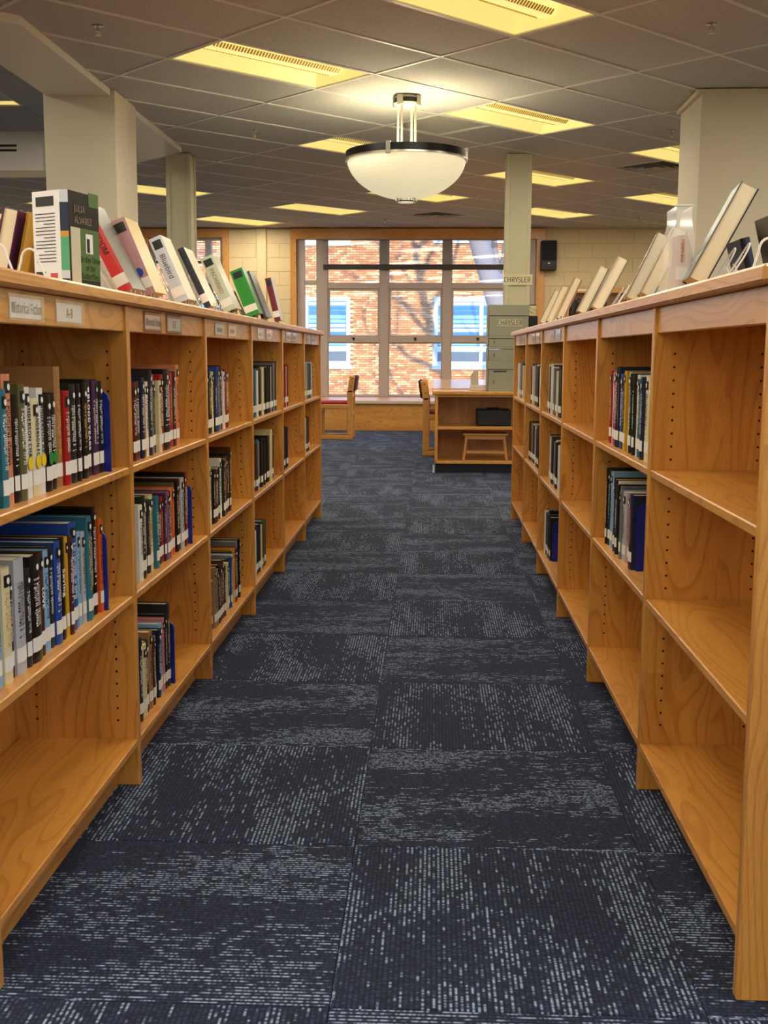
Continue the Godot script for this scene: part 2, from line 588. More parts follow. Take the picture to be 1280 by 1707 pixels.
func window_two() -> void:
	var w := structure("window_2")
	for x in [[-4.27, -4.18], [-3.43, -3.337], [-3.20, -3.158]]:
		part(w, "mullion", Vector3(x[0], 0.9, -17.19), Vector3(x[1], 2.78, -17.10), M.frame_taupe, 0.005)
	for r in [[0.9, 0.96], [1.80, 1.87], [2.74, 2.78]]:
		part(w, "rail", Vector3(-4.27, r[0], -17.18), Vector3(-3.158, r[1], -17.11), M.frame_taupe, 0.004)
	for c in [[-4.18, -3.43], [-3.337, -3.20]]:
		part(w, "pane", Vector3(c[0], 0.96, -17.147), Vector3(c[1], 2.74, -17.143), M.glass)
	var t := structure("trim_2")
	part(t, "casing_head", Vector3(-4.36, 2.775, -17.16), Vector3(-3.07, 2.905, -17.03), M.trim_oak, 0.004, 0)
	for x in [[-4.36, -4.27], [-3.158, -3.07]]:
		part(t, "casing_side", Vector3(x[0], 0.9, -17.16), Vector3(x[1], 2.775, -17.03), M.trim_oak, 0.004)
	part(t, "sill", Vector3(-4.4, 0.86, -17.16), Vector3(-3.03, 0.90, -16.98), M.trim_oak, 0.004, 0)
	var bl := thing("venetian_blind", "half lowered white venetian blind in the narrow window beside the block wall", "blind", "", Vector3(-3.70, 2.40, -17.05))
	var sm := boxm(Vector3(0.92, 0.0012, 0.022), 0.0, 0)
	for i in 13:
		put(bl, "slat", sm, M.white_trim, Vector3(0, 0.05 + i * 0.0255, 0), Basis(Vector3.RIGHT, 0.35))
	part(bl, "bottom_rail", Vector3(-0.46, 0.0, -0.012), Vector3(0.46, 0.035, 0.012), mat("blind_rail", Color(0.2, 0.2, 0.2)), 0.003, 0)

# ------------------------------------------------------------------ ceiling
func uw(u: float, w: float) -> Vector2:
	var c := cos(GA)
	var s := sin(GA)
	return Vector2(c * u - s * w, -(s * u + c * w))

func cell(i: float, j0: float, j1: float) -> PackedVector2Array:
	var u0 := GU + i * 0.61
	return PackedVector2Array([uw(u0, GW + j0 * 1.22), uw(u0 + 0.61, GW + j0 * 1.22), uw(u0 + 0.61, GW + j1 * 1.22), uw(u0, GW + j1 * 1.22)])

func octagon(x0: float, x1: float, z0: float, z1: float, c: float) -> PackedVector2Array:
	return PackedVector2Array([Vector2(x1, z0 + c), Vector2(x1, z1 - c), Vector2(x1 - c, z1), Vector2(x0 + c, z1), Vector2(x0, z1 - c), Vector2(x0, z0 + c), Vector2(x0 + c, z0), Vector2(x1 - c, z0)])

func ceiling_build() -> void:
	var ce := structure("ceiling")
	var tm: Material = M.ceiling_tile
	var outer := octagon(-9.16, -2.30, -11.90, -5.04, 1.42)
	var inner := octagon(-8.71, -2.75, -11.45, -5.49, 1.156)
	for r in [[-10.2, 5.7, -17.35, -11.9], [-10.2, 5.7, -5.04, 4.2], [-10.2, -9.16, -11.9, -5.04], [-2.30, 5.7, -11.9, -5.04]]:
		part(ce, "ceiling_slab", Vector3(r[0], HC + 0.12, r[2]), Vector3(r[1], HC + 0.40, r[3]), tm)
	for i in 8:
		var s := begin()
		prism(s, PackedVector2Array([outer[i], outer[(i + 1) % 8], inner[(i + 1) % 8], inner[i]]), 2.876, 3.30)
		put(ce, "soffit_band", s.commit(), M.paint_white)
	for k in [[-2.30, -5.04, -1, -1], [-2.30, -11.9, -1, 1], [-9.16, -5.04, 1, -1], [-9.16, -11.9, 1, 1]]:
		var s := begin()
		prism(s, PackedVector2Array([Vector2(k[0], k[1]), Vector2(k[0] + 1.42 * k[2], k[1]), Vector2(k[0], k[1] + 1.42 * k[3])]), HC + 0.12, HC + 0.40)
		put(ce, "ceiling_slab", s.commit(), tm)
	part(ce, "coffer_slab", Vector3(-9.2, 3.29, -11.95), Vector3(-2.25, 3.5, -5.0), tm)
	for x in 6:
		for z in range(0, 5):
			var a := Vector2(-3.677 + (x - 4) * 0.61, -10.32 + (z - 1) * 1.22)
			if x == 3 and z == 1:
				continue
			var cp := PackedVector2Array([a, a + Vector2(0.595, 0), a + Vector2(0.595, 1.205), a + Vector2(0, 1.205)])
			for pp in Geometry2D.intersect_polygons(cp, inner):
				var s := begin()
				prism(s, pp, 3.255, 3.27)
				put(ce, "coffer_tile", s.commit(), tm)
	for y in [3.06, 3.105]:
		part(ce, "air_slot", Vector3(-5.1, y, -11.46), Vector3(-4.17, y + 0.022, -11.446), M.black_plastic)
	# lay-in tiles of the main ceiling, in view
	var lamps := {}
	for i in range(-23, 16):
		for j in range(-9, 14):
			if posmod(i - 1, 3) == 0 and posmod(j, 2) == 1 and not (i == 1 and j == 1):
				var q := uw(GU + (i + 0.5) * 0.61, GW + (j + 0.5) * 1.22)
				if q.x > -9.3 and q.x < 4.9 and q.y > -16.55 and q.y < 3.4 and not (q.x < -1.75 and q.y > -12.4 and q.y < -4.5):
					lamps[Vector2i(i, j)] = q
	var halves := {Vector2i(-10, 4): [0.0, 0.5], Vector2i(-3, 3): [0.0, 0.5], Vector2i(-3, 1): [0.5, 1.0]}
	var rect := PackedVector2Array([Vector2(-9.95, -17.095), Vector2(5.45, -17.095), Vector2(5.45, -4.3), Vector2(-9.95, -4.3)])
	var full: ArrayMesh
	var s0 := begin()
	addbox(s0, Vector3(-0.303, 0, -0.608), Vector3(0.303, 0.015, 0.608), 0.002, 2)
	full = s0.commit()
	var gb := Basis(Vector3(cos(GA), 0, -sin(GA)), Vector3.UP, Vector3(sin(GA), 0, cos(GA)))
	for i in range(-30, 16):
		for j in range(-9, 16):
			var id := Vector2i(i, j)
			if lamps.has(id):
				continue
			var q := uw(GU + (i + 0.5) * 0.61, GW + (j + 0.5) * 1.22)
			var d := -q.y
			if d < 4.6 or d > 17.8 or q.x < -0.39 * d - 1.2 or q.x > 0.294 * d + 1.2:
				continue
			var hv: Array = halves.get(id, [0.0, 1.0])
			var cp := cell(i, j + hv[0], j + hv[1])
			var left := Geometry2D.clip_polygons(cp, outer)
			if not halves.has(id) and left.size() == 1 and q.y > -16.2 and absf(Vector2(left[0][0] - left[0][2]).length() - Vector2(cp[0] - cp[2]).length()) < 0.001 and left[0].size() == 4:
				put(ce, "ceiling_tile", full, tm, Vector3(q.x, HC + 0.006, q.y), gb)
				continue
			for pp in left:
				for p2 in Geometry2D.intersect_polygons(pp, rect):
					if p2.size() < 3:
						continue
					var s := begin()
					prism(s, p2, HC + 0.006, HC + 0.021)
					put(ce, "ceiling_tile", s.commit(), tm)
	var clipr := PackedVector2Array([Vector2(-7.9, -17.09), Vector2(5.45, -17.09), Vector2(5.45, -4.3), Vector2(-7.9, -4.3)])
	for ax in 2:
		for k in range(-30, 18):
			var a: Vector2
			var b: Vector2
			if ax == 0:
				a = uw(GU + k * 0.61, GW - 14.0)
				b = uw(GU + k * 0.61, GW + 22.0)
			else:
				if k < -9 or k > 15:
					continue
				a = uw(GU - 20.0, GW + k * 1.22)
				b = uw(GU + 12.0, GW + k * 1.22)
			for l1 in Geometry2D.intersect_polyline_with_polygon(PackedVector2Array([a, b]), clipr):
				for l2 in Geometry2D.clip_polyline_with_polygon(l1, outer):
					var p0: Vector2 = l2[0]
					var p1: Vector2 = l2[l2.size() - 1]
					var ln := p0.distance_to(p1)
					if ln < 0.05:
						continue
					var mid := (p0 + p1) * 0.5
					var dd := (p1 - p0) / ln
					var bb := Basis(Vector3(dd.y, 0, -dd.x), Vector3.UP, Vector3(dd.x, 0, dd.y))
					put(ce, "grid_bar", boxm(Vector3(0.024, 0.016, ln), 0.0, 2), M.tee_white, Vector3(mid.x, HC + 0.008 + ax * 0.0006, mid.y), bb)
	for h in [[-10, 4.5], [-3, 3.5], [-3, 1.5]]:
		var c0 := uw(GU + (h[0] + 0.5) * 0.61, GW + h[1] * 1.22)
		put(ce, "grid_bar", boxm(Vector3(0.60, 0.016, 0.024), 0.0, 0), M.tee_white, Vector3(c0.x, HC + 0.008, c0.y), gb)
	# recessed lamps
	var proto: Node3D = null
	var own := {
		Vector2i(-2, -1): "yellow recessed ceiling lamp between the near coffer corner and the bowl pendant", Vector2i(1, -1): "large yellow recessed ceiling lamp over the aisle before the bowl pendant",
		Vector2i(-2, 1): "yellow recessed ceiling lamp touching the grey return panel behind the pendant rods", Vector2i(-5, 1): "yellow recessed ceiling lamp just behind the pendant bowl, two tiles from a sprinkler",
		Vector2i(-8, 1): "yellow recessed ceiling lamp beside the slender post at the far coffer corner", Vector2i(-2, 3): "yellow recessed ceiling lamp beside the thick column and a square diffuser",
		Vector2i(-5, 3): "yellow recessed ceiling lamp just behind the post with the CHRYSLER strip", Vector2i(-14, 3): "yellow recessed ceiling lamp lighting the block wall between both windows",
		Vector2i(-8, 5): "yellow recessed ceiling lamp nearest to the black wall loudspeaker", Vector2i(-11, 3): "yellow recessed ceiling lamp before the wide window, beside a sprinkler"}
	for id in lamps:
		var q: Vector2 = lamps[id]
		var t: Node3D
		if proto == null:
			proto = troffer()
			t = proto
		else:
			t = proto.duplicate()
			t.name = numbered("ceiling_lamp")
			add_child(t)
		t.transform = Transform3D(gb, Vector3(q.x, HC, q.y))
		if own.has(id):
			t.set_meta("label", own[id])
		elif t != proto:
			t.set_meta("label", "yellow recessed two by four ceiling lamp with ribbed centre basket")
	for z in [-9.71, -7.27]:
		var t: Node3D = proto.duplicate()
		t.name = numbered("ceiling_lamp")
		add_child(t)
		t.set_meta("label", "yellow recessed lamp in the raised coffer behind the thick column")
		t.set_meta("group", "lamps in the raised coffer")
		t.transform = Transform3D(Basis(), Vector3(-3.982, 3.255, z))
	# air diffusers and return grille
	for h in [[-10, 4.75, "square air diffuser in the ceiling before the wide window"], [-3, 3.75, "square air diffuser in the ceiling beside the thick column by the clear bag"]]:
		var c1 := uw(GU + (h[0] + 0.5) * 0.61, GW + h[1] * 1.22)
		var t := thing("air_diffuser", h[2], "air vent", "ceiling air diffusers", Vector3(c1.x, HC, c1.y), gb)
		part(t, "backing", Vector3(-0.29, 0.05, -0.29), Vector3(0.29, 0.06, 0.29), M.black_plastic)
		for k in 4:
			var r := 0.29 - k * 0.07
			var s := begin()
			for q in 4:
				var xf := Transform3D(Basis(Vector3.UP, q * PI / 2), Vector3.ZERO)
				var a := [Vector3(-r, 0.0 - k * 0.002, r), Vector3(r, 0.0 - k * 0.002, r), Vector3(r - 0.045, 0.04, r - 0.045), Vector3(-r + 0.045, 0.04, r - 0.045)]
				for n in 4:
					a[n] = xf * a[n]
				poly(s, a, xf.basis * Vector3(0, -0.7, -0.7))
			put(t, "louver", s.commit(), mat("vent_metal", Color(0.72, 0.70, 0.66), 0.4))
	var cg := uw(GU - 2.5 * 0.61, GW + 1.25 * 1.22)
	var rg := thing("return_grille", "grey perforated return air panel in the ceiling behind the pendant rods", "air vent", "", Vector3(cg.x, HC, cg.y), gb)
	part(rg, "panel", Vector3(-0.285, 0.012, -0.285), Vector3(0.285, 0.02, 0.285), mat("grille_grey", Color(0.30, 0.29, 0.27), 0.6))
	for k in 4:
		var bq := Basis(Vector3.UP, k * PI / 2)
		put(rg, "frame_bar", boxm(Vector3(0.60, 0.014, 0.022), 0.003, 0), M.tee_white, bq * Vector3(0, 0.009, 0.29), bq)
	var sg := begin()
	for k in 22:
		addbox(sg, Vector3(-0.28, 0.008, -0.275 + k * 0.0255), Vector3(0.28, 0.013, -0.268 + k * 0.0255))
	put(rg, "grille_bars", sg.commit(), M.vent_metal).set_meta("kind", "stuff")
	# sprinklers
	var where := ["over the near end of the coffer band", "between the coffer and the hanging bowl lamp", "over the bookcase run with empty end bay", "beside the top of the thick column by the clear bag", "between two lamps near the speaker wall", "before the wide window", "above the wall loudspeaker"]
	var k2 := 0
	for h in [[-1.43, -1.55], [-4.52, 0.47], [2.52, 0.5], [-0.56, 2.52], [-3.6, 4.55], [-10.9, 4.62], [-6.6, 6.5]]:
		var q := uw(GU + h[0] * 0.61, GW + h[1] * 1.22)
		var t := thing("sprinkler_head", "chrome ceiling sprinkler " + where[k2], "sprinkler", "ceiling sprinklers", Vector3(q.x, HC + 0.006, q.y))
		k2 += 1
		var s := begin()
		lathe(s, [Vector2(0.0, -0.006), Vector2(0.024, -0.006), Vector2(0.036, -0.001), Vector2(0.036, 0.0)], 16)
		put(t, "escutcheon", s.commit(), M.chrome)
		s = begin()
		lathe(s, [Vector2(0.0, -0.03), Vector2(0.009, -0.03), Vector2(0.010, -0.006)], 10)
		for sx in [-1, 1]:
			tube(s, [Vector3(sx * 0.009, -0.02, 0), Vector3(sx * 0.013, -0.034, 0), Vector3(0, -0.05, 0)], 0.003, 5)
		put(t, "frame", s.commit(), M.chrome)
		s = begin()
		lathe(s, [Vector2(0.0, -0.054), Vector2(0.016, -0.053), Vector2(0.016, -0.051), Vector2(0.0, -0.050)], 12)
		put(t, "deflector", s.commit(), M.chrome)

func troffer() -> Node3D:
	var t := thing("ceiling_lamp", "yellow recessed two by four ceiling lamp with ribbed centre basket", "ceiling lamp", "recessed lamps in the diagonal ceiling grid")
	var s := begin()
	addbox(s, Vector3(-0.303, 0.0, -0.608), Vector3(-0.285, 0.012, 0.608), 0.002, 2)
	addbox(s, Vector3(0.285, 0.0, -0.608), Vector3(0.303, 0.012, 0.608), 0.002, 2)
	addbox(s, Vector3(-0.285, 0.0, -0.608), Vector3(0.285, 0.012, -0.59), 0.002, 0)
	addbox(s, Vector3(-0.285, 0.0, 0.59), Vector3(0.285, 0.012, 0.608), 0.002, 0)
	put(t, "flange", s.commit(), M.tee_white)
	for sd in [-1, 1]:
		s = begin()
		var prev := Vector2(0.286, 0.010)
		for k in range(1, 6):
			var f := k / 5.0
			var cur := Vector2(lerpf(0.286, 0.095, f), 0.010 + 0.085 * sin(f * PI / 2))
			var za := 0.592 - 0.092 * (prev.y - 0.010) / 0.085
			var zb := 0.592 - 0.092 * (cur.y - 0.010) / 0.085
			poly(s, [Vector3(sd * prev.x, prev.y, -za), Vector3(sd * cur.x, cur.y, -zb), Vector3(sd * cur.x, cur.y, zb), Vector3(sd * prev.x, prev.y, za)], Vector3(-sd * (cur.y - prev.y), -(prev.x - cur.x), 0).normalized())
			prev = cur
		put(t, "reflector", s.commit(), M.wing_bounce_glow)
		s = begin()
		var q0 := Vector2(0.286, 0.010)
		for k in range(1, 6):
			var f := k / 5.0
			var q1 := Vector2(lerpf(0.286, 0.095, f), 0.010 + 0.085 * sin(f * PI / 2))
			var za := 0.592 - 0.092 * (q0.y - 0.010) / 0.085
			var zb := 0.592 - 0.092 * (q1.y - 0.010) / 0.085
			poly(s, [Vector3(-q0.x, q0.y, sd * za), Vector3(q0.x, q0.y, sd * za), Vector3(q1.x, q1.y, sd * zb), Vector3(-q1.x, q1.y, sd * zb)], Vector3(0, -0.7, -sd * 0.7))
			q0 = q1
		put(t, "end_reflector", s.commit(), M.wing_bounce_glow)
	s = begin()
	for k in 8:
		var a0 := -1.0 + k * 0.25
		var a1 := a0 + 0.25
		var p0 := Vector2(a0 * 0.105, 0.028 + 0.066 * a0 * a0)
		var p1 := Vector2(a1 * 0.105, 0.028 + 0.066 * a1 * a1)
		poly(s, [Vector3(p0.x, p0.y, -0.515), Vector3(p1.x, p1.y, -0.515), Vector3(p1.x, p1.y, 0.515), Vector3(p0.x, p0.y, 0.515)], Vector3(a0 * 0.8, -1, 0).normalized())
	for sd in [-1, 1]:
		var ring := []
		for k in 9:
			var a0 := -1.0 + k * 0.25
			ring.append(Vector3(a0 * 0.105, 0.028 + 0.066 * a0 * a0, sd * 0.515))
		poly(s, ring, Vector3(0, 0, sd))
	put(t, "basket_lens", s.commit(), M.lamp_basket)
	for sd in [-1, 1]:
		s = begin()
		for k in 44:
			var z := -0.50 + k * 0.0232
			s.append_from(boxm(Vector3(0.036, 0.004, 0.013), 0.0, 2), 0, Transform3D(Basis(Vector3.BACK, sd * 0.72), Vector3(sd * 0.062, 0.046, z)))
		put(t, "perforated_strip", s.commit(), mat("basket_metal", Color(0.80, 0.70, 0.42), 0.5)).set_meta("kind", "stuff")
	part(t, "housing", Vector3(-0.30, 0.10, -0.60), Vector3(0.30, 0.118, 0.60), M.tee_white)
	var a := AreaLight3D.new()
	a.name = "lamp_light"
	a.area_size = Vector2(0.52, 1.12)
	a.light_color = Color(1.0, 0.96, 0.88)
	a.light_energy = 2.15
	a.area_range = 30.0
	a.shadow_enabled = true
	t.add_child(a)
	a.transform = Transform3D(Basis(Vector3.RIGHT, -PI / 2), Vector3(0, -0.004, 0))
	return t

func columns() -> void:
	var c := thing("column", "thick cream column rising behind the open green and white book", "column", "", Vector3(-2.5225, 0, -8.47))
	part(c, "shaft", Vector3(-0.2575, 0, -0.28), Vector3(0.2575, HC, 0.28), M.paint_cream, 0.004)
	part(c, "base_board", Vector3(-0.27, 0, -0.292), Vector3(0.27, 0.1, 0.292), M.trim_oak, 0.003, 0)
	c = thing("column", "thick cream column rising behind the clear bag and leaning books", "column", "", Vector3(2.14, 0, -8.61))
	part(c, "shaft", Vector3(-0.285, 0, -0.34), Vector3(0.285, HC, 0.34), M.paint_cream, 0.004)
	part(c, "base_board", Vector3(-0.297, 0, -0.352), Vector3(0.297, 0.1, 0.352), M.trim_oak, 0.003, 0)
	part(c, "crown_strip", Vector3(-0.315, HC - 0.035, -0.36), Vector3(-0.285, HC, 0.34), M.paint_cream, 0.004)
	for q in [[-2.395, -10.86, "slender boxed cream post between the coffer band and far block wall"], [0.783, -10.945, "slender boxed cream post wearing the upper CHRYSLER strip behind the grey boxes"]]:
		var t := thing("slender_post", q[2], "column", "slender posts", Vector3(q[0], 0, q[1]))
		part(t, "shaft", Vector3(-0.105, 0, -0.105), Vector3(0.105, HC, 0.105), mat("paint_post", Color(0.80, 0.77, 0.64), 0.6), 0.003)
		for sx in [-1, 1]:
			for sz in [-1, 1]:
				part(t, "corner_strip", Vector3(sx * 0.099 - 0.018, 0, sz * 0.099 - 0.018), Vector3(sx * 0.099 + 0.018, HC - 0.002, sz * 0.099 + 0.018), M.paint_post, 0.003)

# ------------------------------------------------------------------ outside
func outside() -> void:
	var gr := structure("ground")
	part(gr, "lawn", Vector3(-60, -1.2, -90), Vector3(60, -0.6, -17.4), M.grass)
	part(gr, "lawn", Vector3(-60, -1.2, 4.25), Vector3(60, -0.6, 60), M.grass)
	var b := thing("brick_building", "sunlit orange brick building seen through the wide window", "building", "", Vector3(0, -0.6, -38))
	part(b, "wall_core", Vector3(-10, 0, -4.0), Vector3(8, 9.0, -0.03), M.mortar)
	part(b, "roof_edge", Vector3(-10.2, 9.0, -4.2), Vector3(8.2, 9.3, 0.25), M.white_trim)
	var holes := []
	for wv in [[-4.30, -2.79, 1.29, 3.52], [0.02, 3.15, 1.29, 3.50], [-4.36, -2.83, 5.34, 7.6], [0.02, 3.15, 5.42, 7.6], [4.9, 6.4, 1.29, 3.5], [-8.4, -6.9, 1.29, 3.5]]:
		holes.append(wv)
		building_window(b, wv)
	var bm := boxm(Vector3(0.203, 0.0665, 0.06), 0.003, 0)
	var hues := [Color(0.73, 0.49, 0.31), Color(0.78, 0.57, 0.38), Color(0.64, 0.41, 0.26), Color(0.80, 0.62, 0.44), Color(0.72, 0.47, 0.28)]
	var bmats := []
	for i in 5:
		bmats.append(mat("brick_%d" % i, hues[i], 0.85))
	var places := []
	var tints := []
	var singles := 0
	for row in 92:
		var y := 0.04 + row * 0.0765
		for col in 84:
			var x := -9.8 + col * 0.2125 + (0.106 if row % 2 else 0.0)
			var skip := false
			for h in holes:
				if x > h[0] - 0.10 and x < h[1] + 0.10 and y > h[2] - 0.16 and y < h[3] + 0.03:
					skip = true
			if skip:
				continue
			var k := rng.randi_range(0, 4)
			var at := Vector3(x, y, -0.012 + rng.randf() * 0.006)
			if singles < 300 and x > -2.6 and x < -0.05 and y > 1.1 and y < 3.2:
				put(b, "brick", bm, bmats[k], at)
				singles += 1
			else:
				places.append(Transform3D(Basis(), at))
				tints.append(hues[k].srgb_to_linear())
	var mm := MultiMesh.new()
	mm.transform_format = MultiMesh.TRANSFORM_3D
	mm.use_colors = true
	mm.mesh = bm
	mm.instance_count = places.size()
	for i in places.size():
		mm.set_instance_transform(i, places[i])
		mm.set_instance_color(i, tints[i])
	var mi := MultiMeshInstance3D.new()
	mi.name = "brick_courses"
	mi.multimesh = mm
	mi.material_override = M.brick_tint
	mi.set_meta("kind", "stuff")
	b.add_child(mi)
	# tree between the buildings
	var t := thing("bare_tree", "leaning bare grey tree between the wide window and brick building", "tree", "", Vector3(2.2, -0.6, -26))
	var s := begin()
	var spine := [Vector3(0, 0, 0), Vector3(-0.35, 1.5, 0), Vector3(-0.95, 3.4, 0.05), Vector3(-1.45, 5.0, 0.1), Vector3(-2.2, 7.6, 0.0), Vector3(-3.0, 10.3, -0.1), Vector3(-3.8, 13.2, 0.0), Vector3(-4.3, 16.0, 0.1)]
	tube(s, spine, [0.34, 0.27, 0.24, 0.23, 0.20, 0.17, 0.13, 0.05], 10)
	put(t, "trunk", s.commit(), M.bark)
	var r := RandomNumberGenerator.new()
	r.seed = 8
	for k in 15:
		var f := 0.2 + 0.78 * k / 15.0
		var seg := f * 7.0
		var i := int(seg)
		var p0: Vector3 = spine[i].lerp(spine[i + 1], seg - i)
		var dir := Vector3(r.randf_range(-1.0, 1.0), r.randf_range(0.25, 0.9), r.randf_range(-0.6, 0.6)).normalized()
		s = begin()
		branch(s, r, p0, dir, r.randf_range(2.2, 4.2), 0.15 * (1.15 - f * 0.6), 3)
		put(t, "branch", s.commit(), M.bark)

func branch(s: SurfaceTool, r: RandomNumberGenerator, p: Vector3, d: Vector3, ln: float, rad: float, depth: int) -> void:
	var pts := [p]
	var rr := [rad]
	var q := p
	var dd := d
	for i in 4:
		dd = (dd + Vector3(r.randf_range(-0.28, 0.28), r.randf_range(-0.12, 0.25), r.randf_range(-0.28, 0.28))).normalized()
		q = q + dd * ln / 4.0
		pts.append(q)
		rr.append(rad * (1.0 - 0.2 * (i + 1)))
		if depth > 0 and i > 0:
			var d2 := (dd + Vector3(r.randf_range(-0.9, 0.9), r.randf_range(-0.3, 0.6), r.randf_range(-0.9, 0.9))).normalized()
			branch(s, r, q, d2, ln * 0.55, rad * 0.5, depth - 1)
	tube(s, pts, rr, 5, false)

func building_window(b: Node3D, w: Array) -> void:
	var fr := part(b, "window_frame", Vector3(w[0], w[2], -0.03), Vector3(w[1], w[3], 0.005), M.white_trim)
	var cx: float = (w[0] + w[1]) * 0.5
	var cy: float = (w[2] + w[3]) * 0.5
	var wid: float = w[1] - w[0]
	var n := 1 if wid < 2.0 else 2
	for i in n:
		var a: float = w[0] + 0.12 + i * (wid - 0.12) / n - cx
		var e: float = w[0] + (i + 1) * (wid - 0.12) / n - cx
		var lo: float = w[2] - cy
		var hi: float = w[3] - cy
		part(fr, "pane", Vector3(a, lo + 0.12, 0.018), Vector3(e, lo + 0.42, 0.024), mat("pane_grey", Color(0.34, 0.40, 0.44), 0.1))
		part(fr, "pane", Vector3(a, lo + 0.62, 0.018), Vector3(e, hi - 0.12, 0.024), mat("pane_reflected_sky", Color(0.30, 0.48, 0.60), 0.08))  # blue of the upper pane paints in the sky it would reflect
		var y := lo + 0.66
		var k := 0
		while y < hi - 0.2:
			part(fr, "blind_reflection_streak", Vector3(a + 0.02, y, 0.024), Vector3(e - 0.02, y + 0.10, 0.028), [mat("slat_reflection_sky", Color(0.46, 0.66, 0.76), 0.3), mat("slat_reflection_cream", Color(0.66, 0.68, 0.58), 0.3), mat("slat_reflection_deep", Color(0.16, 0.42, 0.60), 0.3)][(k * 2 + k / 2) % 3])  # coloured streaks: a blind and the reflection in the glass, painted together
			y += 0.145
			k += 1
		part(fr, "meeting_rail", Vector3(a - 0.02, lo + 0.44, 0.018), Vector3(e + 0.02, lo + 0.60, 0.05), M.white_trim, 0.004)
	part(b, "sill", Vector3(w[0] - 0.06, w[2] - 0.15, -0.1), Vector3(w[1] + 0.06, w[2], 0.06), M.white_trim, 0.005)
	part(b, "lintel", Vector3(w[0] - 0.04, w[3], -0.1), Vector3(w[1] + 0.04, w[3] + 0.06, 0.02), M.white_trim, 0.005)

# ------------------------------------------------------------------ bookcase runs
func side_box(parent: Node, called: String, s: int, f: float, d0: float, d1: float, y0: float, y1: float, z0: float, z1: float, m: Material, bev := 0.0, g := 1, variant := 0) -> MeshInstance3D:
	var xa := f + s * d0
	var xb := f + s * d1
	return part(parent, called, Vector3(minf(xa, xb), y0, minf(z0, z1)), Vector3(maxf(xa, xb), y1, maxf(z0, z1)), m, bev, g, variant)

